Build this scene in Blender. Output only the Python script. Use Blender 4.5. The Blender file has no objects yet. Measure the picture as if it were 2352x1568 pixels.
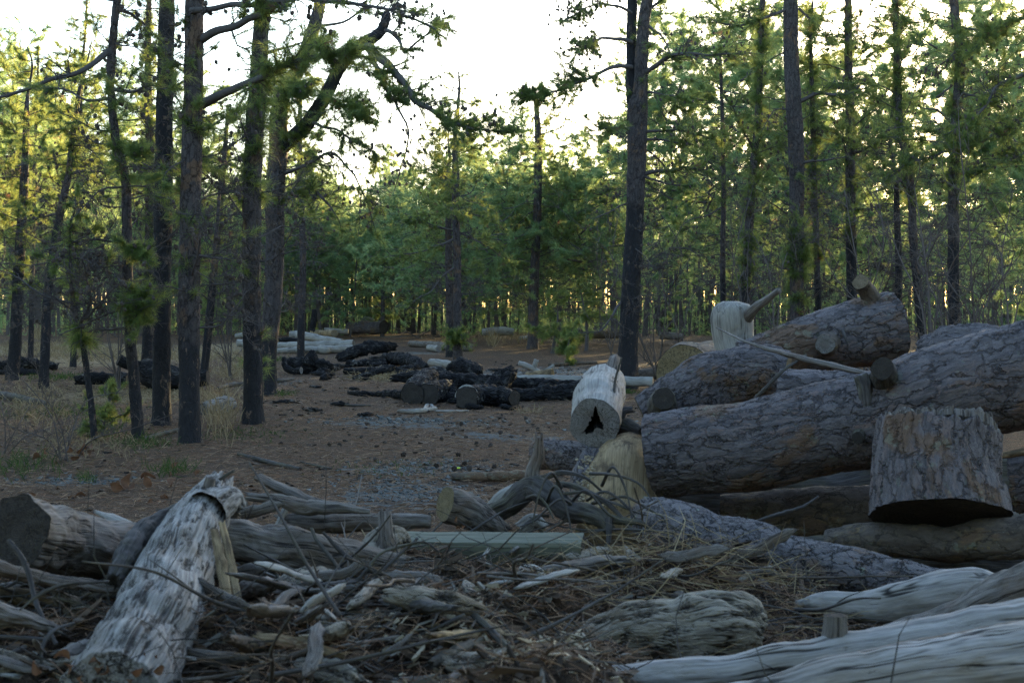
import bpy, math
import numpy as np
from mathutils import Vector

scene = bpy.context.scene
COL = scene.collection

# ------------------------------------------------------------------ camera
FPX, CX, CY, HOR, CAMH = 3267.0, 1176.0, 784.0, 705.0, 1.6
PITCH = math.atan((CY - HOR) / FPX)
cam_data = bpy.data.cameras.new("camera")
cam = bpy.data.objects.new("camera", cam_data)
COL.objects.link(cam)
cam.location = (0, 0, CAMH)
cam.rotation_euler = (math.radians(90) - PITCH, 0, 0)
cam_data.sensor_width = 36.0
cam_data.lens = FPX / 2352 * 36.0
cam_data.clip_end = 6000
cam_data.clip_start = 0.05
cam_data.dof.use_dof = True
cam_data.dof.focus_distance = 22.0
cam_data.dof.aperture_fstop = 6.3
scene.camera = cam

# ------------------------------------------------------------------ sky, sun, exposure
SUN_EL, SUN_AZ = math.radians(9.5), math.radians(21.0)
world = bpy.data.worlds.new("World")
scene.world = world
world.use_nodes = True
wn = world.node_tree
sky = wn.nodes.new("ShaderNodeTexSky")
sky.sky_type = 'NISHITA'
sky.sun_disc = False
sky.sun_elevation = SUN_EL
sky.sun_rotation = SUN_AZ
sky.air_density = 1.0
sky.dust_density = 0.9
sky.ozone_density = 1.7
bg = wn.nodes["Background"]
bg.inputs[1].default_value = 0.15
wn.links.new(sky.outputs[0], bg.inputs[0])
sun_data = bpy.data.lights.new("sun", 'SUN')
sun_data.energy = 5.0
sun_data.angle = math.radians(0.5)
sun_data.color = (1.0, 0.74, 0.34)
sun = bpy.data.objects.new("sun", sun_data)
COL.objects.link(sun)
sdir = Vector((math.sin(SUN_AZ) * math.cos(SUN_EL), math.cos(SUN_AZ) * math.cos(SUN_EL), math.sin(SUN_EL)))
sun.rotation_euler = sdir.to_track_quat('Z', 'Y').to_euler()
sun.location = sdir * 50
scene.view_settings.view_transform = 'Standard'
scene.view_settings.look = 'None'
scene.view_settings.gamma = 1
scene.view_settings.exposure = 2.5
scene.render.engine = 'CYCLES'
scene.cycles.max_bounces = 5
scene.cycles.diffuse_bounces = 2
scene.cycles.transmission_bounces = 3
scene.cycles.glossy_bounces = 2
scene.cycles.use_denoising = True
scene.cycles.denoiser = 'OPENIMAGEDENOISE'
scene.cycles.denoising_input_passes = 'RGB_ALBEDO_NORMAL'
scene.cycles.denoising_prefilter = 'NONE'
scene.cycles.sample_clamp_indirect = 3

# ------------------------------------------------------------------ helpers
rng0 = np.random.default_rng(7)
A = np.asarray


def pix(px, py, d):
    """World point seen at photo pixel (px, py of 2352x1568) at depth d metres."""
    x, y = (px - CX) / FPX, (CY - py) / FPX
    c, s = math.cos(PITCH), math.sin(PITCH)
    v = np.array([x, c + y * s, -s + y * c])
    v *= d / v[1]
    return np.array([v[0], v[1], CAMH + v[2]])


def _hash(ix, iy, iz):
    h = (ix * 374761393 + iy * 668265263 + iz * 1274126177) & 0xffffffff
    h = ((h ^ (h >> 13)) * 1103515245) & 0xffffffff
    h = ((h ^ (h >> 16)) * 2246822519) & 0xffffffff
    return ((h ^ (h >> 15)) & 0xffff) / 65535.0


_ROT = np.array([[.36, .48, -.8], [-.8, .6, 0], [.48, .64, .6]])


def vnoise(p):
    """Gradient noise in about -1..1."""
    p = A(p, dtype=float) @ _ROT
    i = np.floor(p).astype(np.int64)
    f = p - i
    w_ = f * f * f * (f * (f * 6 - 15) + 10)
    out = 0
    for a in (0, 1):
        for b in (0, 1):
            for c in (0, 1):
                w = (w_[..., 0] if a else 1 - w_[..., 0]) * (w_[..., 1] if b else 1 - w_[..., 1]) * (w_[..., 2] if c else 1 - w_[..., 2])
                x, y, z = i[..., 0] + a, i[..., 1] + b, i[..., 2] + c
                u = _hash(x, y, z) * 2 - 1
                t = _hash(x + 57, y + 113, z + 7) * 6.28318
                q = np.sqrt(1 - u * u)
                out = out + w * (q * np.cos(t) * (f[..., 0] - a) + q * np.sin(t) * (f[..., 1] - b) + u * (f[..., 2] - c))
    return out * 1.7


def fnoise(p, oct=3):
    p = A(p, dtype=float)
    o, a = 0, 1
    for k in range(oct):
        o = o + a * vnoise(p + 17.3 * k)
        p = (p * 2.03) @ _ROT
        a *= .5
    return o


def sm(a, b, x):
    t = np.clip((x - a) / (b - a), 0, 1)
    return t * t * (3 - 2 * t)


def mound_h(x, y):
    """Height of the heap of debris in the foreground."""
    x, y = A(x, dtype=float), A(y, dtype=float)
    prof = .43 * (1 - sm(6.2, 8.6, y)) * sm(2.4, 3.8, y)
    prof = prof * (1 - .75 * sm(.9, 1.9, x) * sm(5.4, 6.4, y))
    prof = prof * (1 - .45 * sm(.15, .6, x) * (1 - sm(5.8, 6.4, y)))
    z = np.zeros_like(x)
    n = fnoise(np.stack([x * 1.7, y * 1.7, z], -1), 4)
    return prof * (1 + .22 * n) + .05 * n * (prof > 0.02)


def ground_h(x, y):
    x, y = A(x, dtype=float), A(y, dtype=float)
    z = np.zeros_like(x)
    f = sm(7, 12, y)
    return f * (.05 * vnoise(np.stack([x * .25, y * .25, z + 3.1], -1)) + .02 * vnoise(np.stack([x * 1.1, y * 1.1, z], -1))) * (1 - sm(120, 300, y))


def gpt(px, py, dz=0.0):
    """Ground point seen at a photo pixel."""
    d = 1.6 * FPX / (py - HOR)
    for _ in range(3):
        p = pix(px, py, d)
        h = float(ground_h(p[0], p[1])) + dz
        d *= (CAMH - h) / max(CAMH - p[2], .01)
    p = pix(px, py, d)
    return p


class Buf:
    """Collects geometry for one mesh object."""

    def __init__(s):
        s.v, s.t, s.q, s.rest, s.val, s.n = [], [], [], [], [], 0
        s.tm, s.qm = [], []
        s.tw = []

    def add(s, v, quads=None, tris=None, rest=None, val=None, mi=0):
        v = A(v, dtype=np.float32)
        k = len(v)
        s.v.append(v)
        s.rest.append(A(rest if rest is not None else v, dtype=np.float32))
        s.val.append(A(val, dtype=np.float32) if val is not None and np.ndim(val) else np.full(k, 0 if val is None else val, np.float32))
        if quads is not None and len(quads):
            s.q.append(A(quads, dtype=np.int64) + s.n)
            s.qm.append(np.full(len(quads), mi, np.int32))
        if tris is not None and len(tris):
            s.t.append(A(tris, dtype=np.int64) + s.n)
            s.tm.append(np.full(len(tris), mi, np.int32))
        s.n += k

    def twig(s, P, r0, r1, mi=0):
        """Queue a thin 5-point twig (P is 5x3)."""
        s.tw.append((P, r0, r1, mi))

    def flush(s):
        if not s.tw:
            return
        for mi in set(t[3] for t in s.tw):
            L = [t for t in s.tw if t[3] == mi]
            P = A([t[0] for t in L])
            r = A([[t[1], t[2]] for t in L])
            m = P.shape[1]
            w = np.linspace(0, 1, m)
            rad = r[:, :1] * (1 - w) + r[:, 1:] * w
            T = np.gradient(P, axis=1)
            T /= np.linalg.norm(T, axis=2, keepdims=True) + 1e-9
            up = np.where(np.abs(T[..., 2:]) > .85, A([1., 0, 0]), A([0, 0, 1.]))
            U = np.cross(T, up)
            U /= np.linalg.norm(U, axis=2, keepdims=True) + 1e-9
            W = np.cross(T, U)
            k = 3 if len(L) > 300 else 4
            th = np.arange(k) / k * 2 * math.pi
            V = P[:, :, None] + rad[:, :, None, None] * (np.cos(th)[:, None] * U[:, :, None] + np.sin(th)[:, None] * W[:, :, None])
            n = len(L)
            base = (np.arange(n) * m * k)[:, None, None]
            i = np.arange(m - 1)[None, :, None]
            j = np.arange(k)[None, None, :]
            a = base + i * k + j
            b = base + i * k + (j + 1) % k
            Q = np.stack([a, b, b + k, a + k], -1).reshape(-1, 4)
            rest = np.zeros((n, m, k, 3))
            rest[..., 0] = np.cos(th) * .02
            rest[..., 1] = np.sin(th) * .02
            rest[..., 2] = np.linspace(0, .5, m)[None, :, None] + np.arange(n)[:, None, None]
            s.add(V.reshape(-1, 3), quads=Q, rest=rest.reshape(-1, 3), mi=mi)
        s.tw = []

    def build(s, name, mats, parent=None, origin=None, smooth=True):
        s.flush()
        o_ = A(origin if origin is not None else (0, 0, 0), dtype=np.float32)
        V = np.concatenate(s.v) - o_
        T = np.concatenate(s.t) if s.t else np.zeros((0, 3), np.int64)
        Q = np.concatenate(s.q) if s.q else np.zeros((0, 4), np.int64)
        me = bpy.data.meshes.new(name)
        me.vertices.add(len(V))
        me.vertices.foreach_set("co", V.ravel().astype(np.float32))
        nl = T.size + Q.size
        me.loops.add(nl)
        me.loops.foreach_set("vertex_index", np.concatenate([T.ravel(), Q.ravel()]).astype(np.int32))
        npoly = len(T) + len(Q)
        me.polygons.add(npoly)
        st = np.concatenate([np.arange(len(T)) * 3, T.size + np.arange(len(Q)) * 4]).astype(np.int32)
        me.polygons.foreach_set("loop_start", st)
        mi = np.concatenate((s.tm or [np.zeros(0, np.int32)]) + (s.qm or [np.zeros(0, np.int32)])).astype(np.int32)
        me.polygons.foreach_set("material_index", mi)
        me.polygons.foreach_set("use_smooth", np.full(npoly, smooth))
        a = me.attributes.new("rest", 'FLOAT_VECTOR', 'POINT')
        a.data.foreach_set("vector", np.concatenate(s.rest).ravel().astype(np.float32))
        a = me.attributes.new("val", 'FLOAT', 'POINT')
        a.data.foreach_set("value", np.concatenate(s.val).astype(np.float32))
        me.update(calc_edges=True)
        for m in (mats if isinstance(mats, (list, tuple)) else [mats]):
            me.materials.append(m)
        ob = bpy.data.objects.new(name, me)
        COL.objects.link(ob)
        if parent is not None:
            ob.parent = parent
        elif origin is not None:
            ob.location = tuple(float(c) for c in o_)
        return ob


def tag(o, label=None, cat=None, group=None, kind=None):
    if label:
        o["label"] = label
    if cat:
        o["category"] = cat
    if group:
        o["group"] = group
    if kind:
        o["kind"] = kind
    return o


def empty(name, loc):
    o = bpy.data.objects.new(name, None)
    COL.objects.link(o)
    o.location = tuple(float(c) for c in loc)
    o.empty_display_size = .2
    return o


def spline(P, n):
    """Catmull-Rom resample of control points (any width) to n samples, roughly even in length."""
    P = A(P, dtype=float)
    if len(P) == 2:
        t = np.linspace(0, 1, n)[:, None]
        return P[0] * (1 - t) + P[1] * t
    E = np.vstack([2 * P[0] - P[1], P, 2 * P[-1] - P[-2]])
    d = np.r_[0, np.cumsum(np.linalg.norm(np.diff(P[:, :3], axis=0), axis=1))]
    t = np.linspace(0, d[-1], n)
    i = np.clip(np.searchsorted(d, t, side='right') - 1, 0, len(P) - 2)
    u = ((t - d[i]) / (d[i + 1] - d[i] + 1e-9))[:, None]
    p0, p1, p2, p3 = E[i], E[i + 1], E[i + 2], E[i + 3]
    return .5 * (2 * p1 + (p2 - p0) * u + (2 * p0 - 5 * p1 + 4 * p2 - p3) * u ** 2 + (3 * p1 - p0 - 3 * p2 + p3) * u ** 3)


def frames(C):
    T = np.gradient(C, axis=0)
    T /= np.linalg.norm(T, axis=1, keepdims=True) + 1e-9
    u = np.cross(T[0], [0, 0, 1.] if abs(T[0][2]) < .9 else [1., 0, 0])
    U = np.zeros_like(T)
    for i in range(len(T)):
        u = u - T[i] * np.dot(u, T[i])
        u = u / (np.linalg.norm(u) + 1e-9)
        U[i] = u
    return T, U, np.cross(T, U)


def tube(buf, C, rad, k, lump=.04, seed=0, jag=(0, 0), caps=(False, False), val=None, mi=0, flat=1.0, lf=2.0, off=None, squash_axis=None):
    """Swept round body with a lumpy section; returns the first and last ring and their frames."""
    C = A(C, dtype=float)
    n = len(C)
    rad = np.broadcast_to(A(rad, dtype=float), (n,))
    T, U, W = frames(C)
    th = np.arange(k) / k * 2 * math.pi
    s = np.r_[0, np.cumsum(np.linalg.norm(np.diff(C, axis=0), axis=1))]
    c, sn = np.cos(th), np.sin(th)
    R = rad[:, None] * np.ones(k)
    rm = max(rad.max(), .01)
    q = np.stack(np.broadcast_arrays(c[None, :] * 1.1, sn[None, :] * 1.1, (s / rm * .35 * lf)[:, None]), -1) + seed * 7.77
    if lump:
        R = R * (1 + lump * 1.5 * fnoise(q, 3))
    V = C[:, None] + R[..., None] * (c[None, :, None] * U[:, None] + flat * sn[None, :, None] * W[:, None])
    for e, (i0, sg) in enumerate(((0, -1), (n - 1, 1))):
        if jag[e]:
            amp = jag[e]
            z = np.zeros(k)
            jn = np.abs(fnoise(np.stack([c * 2.2, sn * 2.2, z + seed], -1), 3)) + .5 * np.abs(vnoise(np.stack([c * 9, sn * 9, z + seed], -1)))
            for m, f in ((0, 1.0), (1, .6), (2, .25)):
                j = i0 - sg * m
                if 0 <= j < n:
                    V[j] += (sg * amp * f * (jn - .25))[:, None] * T[j]
    off = A(off if off is not None else (0, 0, 0), dtype=float)
    rest = np.stack(np.broadcast_arrays(c[None, :] * rad[:, None], sn[None, :] * rad[:, None], s[:, None]), -1) + off
    i = np.arange(n - 1)[:, None]
    j = np.arange(k)[None, :]
    a = i * k + j
    b = i * k + (j + 1) % k
    Q = np.stack([a, b, b + k, a + k], -1).reshape(-1, 4)
    vv = V.reshape(-1, 3)
    rr = rest.reshape(-1, 3)
    vl = np.zeros(n * k) if val is None else np.repeat(A(val), k) if np.ndim(val) else np.full(n * k, val)
    tris = []
    for e, i0 in ((0, 0), (1, n - 1)):
        if caps[e]:
            vv = np.vstack([vv, C[i0] + (0 if not jag[e] else (-1 if e == 0 else 1) * jag[e] * -.3) * T[i0]])
            rr = np.vstack([rr, [0, 0, s[i0]] + off])
            vl = np.r_[vl, vl[i0 * k]]
            cc = len(vv) - 1
            for m in range(k):
                x, y = i0 * k + m, i0 * k + (m + 1) % k
                tris.append((cc, y, x) if e == 0 else (cc, x, y))
    buf.add(vv, quads=Q, tris=tris, rest=rr, val=vl, mi=mi)
    return dict(ring=(V[0], V[-1]), C=(C[0], C[-1]), T=(-T[0], T[-1]), rad=(rad[0], rad[-1]), U=(U[0], U[-1]), W=(W[0], W[-1]))


def cut_face(info, e, mat, parent, origin, name="cut_end", seed=0, hole=None, inset=.985, bulge=.0):
    """End-grain disc closing end e of a tube."""
    ring, c, t = info['ring'][e], info['C'][e], info['T'][e]
    r = info['rad'][e]
    k = len(ring)
    b = Buf()
    rel = (ring - c) * inset
    d2 = np.stack([rel @ info['U'][e], rel @ info['W'][e]], -1)
    m = 10
    P, rs = [], []
    hc = np.zeros(2)
    hol = np.zeros((k, 2))
    if hole is not None:
        hol = hole(d2, info, e, r)
    for f in np.linspace(1, 0 if hole is None else 0, m):
        xy = hol + (d2 - hol) * f
        z = .008 * r / .15 * vnoise(np.stack([xy[:, 0] / r * 2, xy[:, 1] / r * 2, np.full(k, seed * 3.1)], -1)) * min(1, (1 - f) * 4)
        P.append(c + xy[:, :1] * info['U'][e] + xy[:, 1:] * info['W'][e] + (z + bulge * (1 - f * f))[:, None] * t)
        rs.append(np.column_stack([xy / r, np.full(k, seed * 1.7)]))
    V = np.concatenate(P)
    i = np.arange(m - 1)[:, None]
    j = np.arange(k)[None, :]
    a = i * k + j
    bb = i * k + (j + 1) % k
    Q = np.stack([a, bb, bb + k, a + k], -1).reshape(-1, 4)
    if e == 0:
        Q = Q[:, ::-1]
    b.add(V, quads=Q, rest=np.concatenate(rs))
    if hole is not None:
        inner = P[-1]
        P2 = [inner - t * z for z in (0, .06, .2, .45)]
        P2 += [inner.mean(0) - t * .46 + 0 * inner]
        V2 = np.concatenate(P2)
        i = np.arange(4)[:, None]
        a = i * k + j
        bb = i * k + (j + 1) % k
        Q = np.stack([a, bb, bb + k, a + k], -1).reshape(-1, 4)
        b.add(V2, quads=Q if e else Q[:, ::-1], rest=V2, mi=1)
        return b.build(name, [mat, MAT['char']], parent, origin)  # hollow's walls are simply near black, sharing the burnt logs' material
    return b.build(name, mat, parent, origin)


# ------------------------------------------------------------------ materials
MAT = {}


class NB:
    def __init__(s, name):
        s.m = bpy.data.materials.new(name)
        s.m.use_nodes = True
        s.t = s.m.node_tree
        s.bsdf = s.t.nodes["Principled BSDF"]
        s.out = s.t.nodes["Material Output"]

    def n(s, typ, ins=None, **kw):
        nd = s.t.nodes.new("ShaderNode" + typ)
        for k, v in kw.items():
            setattr(nd, k, v)
        for k, v in (ins or {}).items():
            if isinstance(v, bpy.types.NodeSocket):
                s.t.links.new(v, nd.inputs[k])
            else:
                nd.inputs[k].default_value = v
        return nd

    def attr(s, name):
        return s.n("Attribute", attribute_name=name)

    def mul(s, a, sc):
        return s.n("VectorMath", {0: a, 1: sc}, operation='MULTIPLY').outputs[0]

    def vadd(s, a, b):
        return s.n("VectorMath", {0: a, 1: b}, operation='ADD').outputs[0]

    def noise(s, vec, scale, detail=4, rough=.55, dist=0.0):
        return s.n("TexNoise", {"Vector": vec, "Scale": scale, "Detail": detail, "Roughness": rough, "Distortion": dist}).outputs

    def math(s, op, a, b=0.0, c=0.0, clamp=False):
        nd = s.n("Math", operation=op, use_clamp=clamp)
        for k, v in enumerate((a, b, c)):
            if isinstance(v, bpy.types.NodeSocket):
                s.t.links.new(v, nd.inputs[k])
            else:
                nd.inputs[k].default_value = v
        return nd.outputs[0]

    def ss(s, x, a, b, lo=0.0, hi=1.0):
        return s.n("MapRange", {0: x, 1: a, 2: b, 3: lo, 4: hi}, interpolation_type='SMOOTHSTEP').outputs[0]

    def mix(s, f, a, b):
        nd = s.n("Mix", data_type='RGBA')
        for k, v in ((0, f), (6, a), (7, b)):
            if isinstance(v, bpy.types.NodeSocket):
                s.t.links.new(v, nd.inputs[k])
            elif k == 0:
                nd.inputs[0].default_value = v
            else:
                nd.inputs[k].default_value = (*v, 1) if len(v) == 3 else v
        return nd.outputs[2]

    def link(s, a, b):
        s.t.links.new(a, b)

    def rand(s):
        return s.n("ObjectInfo").outputs["Random"]

    def finish(s, col, rough=.9, height=None, disp=0.0, bump=0.0, spec=.25):
        s.bsdf.inputs["Specular IOR Level"].default_value = spec
        if isinstance(col, bpy.types.NodeSocket):
            s.link(col, s.bsdf.inputs["Base Color"])
        else:
            s.bsdf.inputs["Base Color"].default_value = (*col, 1)
        if isinstance(rough, bpy.types.NodeSocket):
            s.link(rough, s.bsdf.inputs["Roughness"])
        else:
            s.bsdf.inputs["Roughness"].default_value = rough
        if height is not None and disp:
            d = s.n("Displacement", {"Height": height, "Midlevel": .6, "Scale": disp})
            s.link(d.outputs[0], s.out.inputs["Displacement"])
            s.m.displacement_method = 'BOTH'
        elif height is not None and bump:
            d = s.n("Bump", {"Height": height, "Strength": 1.0, "Distance": bump})
            s.link(d.outputs[0], s.bsdf.inputs["Normal"])
        return s.m


def bark_mat(name, cA, cB, crack, red, S=9.0, disp=.012, stretch=.42, char=False, bump=0.0, lichen=0.0, fis=1.0):
    """Flaky pine bark: overlapping terraced scales cut by fissures."""
    b = NB(name)
    v = b.attr("rest").outputs["Vector"]
    sc_ = b.math('MULTIPLY_ADD', b.rand(), .75, .65)
    v = b.n("VectorMath", {0: v, 3: sc_}, operation='SCALE').outputs[0]
    base = b.mul(v, (1, 1, stretch))
    nz = b.noise(v, 8, 4, .65)
    warp = b.vadd(base, b.mul(b.vadd(nz[1], (-.5, -.5, -.5)), (.16, .16, .10)))
    edge = b.n("TexVoronoi", {"Vector": warp, "Scale": S}, feature='DISTANCE_TO_EDGE').outputs["Distance"]
    cell = b.n("TexVoronoi", {"Vector": warp, "Scale": S}, feature='F1').outputs
    sep = b.n("SeparateColor", {0: cell[1]}).outputs
    fine = b.noise(b.mul(v, (1, 1, .35)), 60, 4, .7)
    big = b.noise(v, 2.2, 3)
    # flakes: steps of a stretched noise
    tn = b.noise(b.vadd(base, b.mul(b.vadd(nz[1], (-.3, -.6, -.4)), (.05, .05, .04))), S * .85, 5, .62)[0]
    t = b.math('MULTIPLY', b.math('ADD', tn, b.math('MULTIPLY', sep[1], .10)), 21.0)
    fr = b.math('FRACT', t)
    fl = b.math('FLOOR', t)
    flake = b.math('DIVIDE', b.math('ADD', fl, b.ss(fr, 0.0, .22)), 21.0)
    lev = b.n("TexWhiteNoise", {"W": fl}, noise_dimensions='1D').outputs["Value"]
    line = b.math('MULTIPLY', b.ss(fr, .0, .20, 1, 0), b.ss(fine[0], .35, .6))  # dark edge line: the shadow under each flake put into the colour
    edge = b.math('ADD', edge, b.math('MULTIPLY', b.math('SUBTRACT', fine[0], .5), .16))
    fm = b.ss(edge, 0.0, .10)
    fm = b.math('SUBTRACT', 1.0, b.math('MULTIPLY', b.math('SUBTRACT', 1.0, fm), b.ss(b.math('ADD', nz[0], b.math('MULTIPLY', fine[0], .3)), .45, .72, .25 * fis, fis)))
    tone = b.math('ADD', b.math('MULTIPLY', lev, .5), b.math('ADD', b.math('MULTIPLY', b.ss(fine[0], .3, .7), .35), b.math('MULTIPLY', sep[0], .2)))
    col = b.mix(tone, cA, cB)
    col = b.mix(b.ss(b.math('ADD', b.math('MULTIPLY', lev, .5), b.math('MULTIPLY', big[0], .6)), .58, .84, 0, .8), col, red)
    inner = b.ss(b.math('ADD', big[0], b.math('MULTIPLY', tn, .35)), .74, .80, 0, .7)
    col = b.mix(inner, col, b.mix(fine[0], (.085, .048, .028), (.20, .125, .078)))
    if lichen:
        ln = b.noise(v, 14, 4, .7)
        col = b.mix(b.ss(b.math('MULTIPLY', ln[0], b.math('ADD', big[0], .5)), .62, .70, 0, lichen), col, (.22, .26, .20))
    col = b.mix(b.math('MULTIPLY', line, .75), col, crack)
    col = b.mix(b.math('MULTIPLY', b.math('SUBTRACT', 1.0, fm), .95), col, crack)
    h = b.math('ADD', b.math('MULTIPLY', flake, 1.0), b.math('ADD', b.math('MULTIPLY', fm, .42), b.math('MULTIPLY', fine[0], .12)))
    h = b.math('SUBTRACT', h, .40)
    if char:
        a = b.attr("val").outputs["Fac"]
        a = b.ss(b.math('ADD', a, b.math('MULTIPLY', b.math('SUBTRACT', big[0], .5), .9)), .35, .65)
        patch = b.math('MULTIPLY', b.ss(b.math('ADD', lev, b.math('MULTIPLY', sep[2], .35)), 1.02, 1.10, 0, .8), b.ss(fm, .5, .9))
        blk = b.mix(patch, b.mix(fine[0], (.007, .007, .009), (.04, .038, .042)), (.17, .115, .085))
        col = b.mix(a, col, blk)
    return b.finish(col, .85, h, disp, bump)


def bare_mat(name, cA, cB, dark, S=1.0, disp=.004, stain=None, stain_amt=.5, crack=.5, grain=1.0, rough_lump=0.0):
    """Weathered bare wood with grain along the length."""
    b = NB(name)
    v = b.attr("rest").outputs["Vector"]
    g = b.noise(b.mul(v, (1, 1, .035)), 85 * S, 5, .7, .08)
    g2 = b.noise(b.mul(v, (1, 1, .035)), 26 * S, 4, .6, .12)
    big = b.noise(v, 3.0 * S, 4, .6)
    ck = b.noise(b.mul(v, (1, 1, .05)), 13 * S, 3, .5, .15)
    ckm = b.ss(b.math('ABSOLUTE', b.math('SUBTRACT', ck[0], .5)), .0, .022, 1, 0)
    ckm = b.math('MULTIPLY', ckm, b.ss(big[0], .42, .58))
    ck2 = b.noise(b.mul(v, (1, 1, .014)), 16 * S, 2, .5, .1)
    ckm2 = b.math('MULTIPLY', b.ss(b.math('ABSOLUTE', b.math('SUBTRACT', ck2[0], .5)), .0, .03, 1, 0), b.ss(b.noise(b.mul(v, (1, 1, .3)), 7 * S, 2)[0], .48, .6))
    ckm = b.math('MAXIMUM', ckm, ckm2)
    pits = b.noise(b.mul(v, (1, 1, .30 if rough_lump else .4)), (20 if rough_lump else 26) * S, 4, .7)
    col = b.mix(b.ss(g[0], .3, .7), cA, cB)
    col = b.mix(b.ss(g2[0], .5, .72, 0, .65), col, dark)
    if stain:
        col = b.mix(b.ss(b.math('ADD', b.math('MULTIPLY', big[0], .7), b.math('MULTIPLY', pits[0], .3)), .46, .62, 0, stain_amt), col, stain)
    col = b.mix(b.math('MULTIPLY', ckm, min(1, crack + .35)), col, (.02, .017, .016))
    col = b.mix(b.ss(pits[0], .50 if rough_lump else .62, .66 if rough_lump else .74, 0, min(1, .7 * crack + rough_lump)), col, (.032, .027, .024))
    h = b.math('ADD', b.math('ADD', b.math('MULTIPLY', g[0], .3 * grain), b.math('MULTIPLY', g2[0], .35)),
               b.math('SUBTRACT', b.math('MULTIPLY', b.ss(pits[0], .72, .5), .25 + rough_lump), b.math('MULTIPLY', ckm, .4 * crack)))
    return b.finish(col, .85, h, disp)


def char_mat(name, ash=.15, disp=.03):
    b = NB(name)
    v = b.attr("rest").outputs["Vector"]
    nz = b.noise(v, 5, 3)
    warp = b.vadd(b.mul(v, (1, 1, .6)), b.mul(nz[1], (.06, .06, .06)))
    e = b.n("TexVoronoi", {"Vector": warp, "Scale": 11.0}, feature='DISTANCE_TO_EDGE').outputs["Distance"]
    m = b.ss(e, 0.0, .14)
    f = b.noise(b.mul(v, (1, 1, .2)), 40, 4, .65)
    big = b.noise(v, 4.5, 4, .7)
    col = b.mix(f[0], (.003, .003, .0035), (.016, .015, .017))
    col = b.mix(b.ss(b.math('ADD', b.math('MULTIPLY', big[0], .6), b.math('MULTIPLY', f[0], .4)), .52, .66, 0, ash), col, (.19, .175, .16))
    h = b.math('ADD', b.math('MULTIPLY', m, .6), b.math('MULTIPLY', f[0], .5))
    return b.finish(col, .8, h, disp, 0, .18)


def endgrain_mat(name, cA, cB, dark, heart=None):
    b = NB(name)
    v = b.attr("rest").outputs["Vector"]
    nz = b.noise(v, 2.5, 3)
    wv = b.vadd(v, b.mul(b.vadd(nz[1], (-.5, -.5, -.5)), (.10, .10, 0)))
    flat = b.mul(wv, (1, 1, 0))
    rad = b.n("VectorMath", {0: flat}, operation='LENGTH').outputs["Value"]
    ringp = b.math('SINE', b.math('MULTIPLY', rad, 95.0))
    sep = b.n("SeparateXYZ", {0: v}).outputs
    ang = b.math('ARCTAN2', sep[1], sep[0])
    comb = b.n("CombineXYZ", {0: b.math('COSINE', ang), 1: b.math('SINE', ang), 2: b.math('MULTIPLY', rad, .35)})
    rc = b.noise(b.vadd(comb.outputs[0], b.mul(v, (0, 0, 1))), 9, 3, .6)
    ck = b.ss(b.math('ABSOLUTE', b.math('SUBTRACT', rc[0], .5)), 0, .02, 1, 0)
    ck = b.math('MULTIPLY', ck, b.ss(rad, .15, .5))
    fine = b.noise(v, 14, 5, .7)
    col = b.mix(b.math('MULTIPLY_ADD', ringp, .22, .5), cA, cB)
    col = b.mix(b.ss(fine[0], .42, .7, 0, .7), col, dark)
    if heart:
        col = b.mix(b.ss(b.math('ADD', rad, b.math('MULTIPLY', nz[0], .5)), .95, .55, 0, .75), col, heart)
    col = b.mix(b.math('MULTIPLY', ck, .8), col, (.035, .03, .027))
    h = b.math('SUBTRACT', b.math('ADD', b.math('MULTIPLY', ringp, .15), b.math('MULTIPLY', fine[0], .6)), ck)
    return b.finish(col, .9, h, 0, .004)


def needle_mat(name, g1, g2, dead, trans=.58):
    b = NB(name)
    a = b.attr("val").outputs["Fac"]
    rnd = b.rand()
    col = b.mix(b.math('FRACT', b.math('ADD', b.math('MULTIPLY', a, 1.0), b.math('MULTIPLY', rnd, .15))), g1, g2)
    isd = b.math('GREATER_THAN', a, .955)
    col = b.mix(isd, col, dead)
    d = b.n("BsdfDiffuse", {"Color": col})
    bright = b.n("HueSaturation", {"Hue": .418, "Saturation": 1.1, "Value": 3.0, "Color": col})
    t = b.n("BsdfTranslucent", {"Color": bright.outputs[0]})
    mx = b.n("MixShader", {0: trans, 1: d.outputs[0], 2: t.outputs[0]})
    gl = b.n("BsdfGlossy", {"Color": (.5, .55, .5, 1), "Roughness": .45})
    mx2 = b.n("MixShader", {0: .04, 1: mx.outputs[0], 2: gl.outputs[0]})
    b.link(mx2.outputs[0], b.out.inputs["Surface"])
    return b.m


def plain_mat(name, cA, cB, scale=30, rough=.9, stretch=(1, 1, 1), trans=0.0, byval=False):
    b = NB(name)
    v = b.mul(b.attr("rest").outputs["Vector"], stretch)
    f = b.attr("val").outputs["Fac"] if byval else b.noise(v, scale, 4, .65)[0]
    col = b.mix(f, cA, cB)
    m = b.finish(col, rough)
    if trans:
        t = b.n("BsdfTranslucent", {"Color": col})
        mx = b.n("MixShader", {0: trans, 1: b.bsdf.outputs[0], 2: t.outputs[0]})
        b.link(mx.outputs[0], b.out.inputs["Surface"])
    return m


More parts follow.
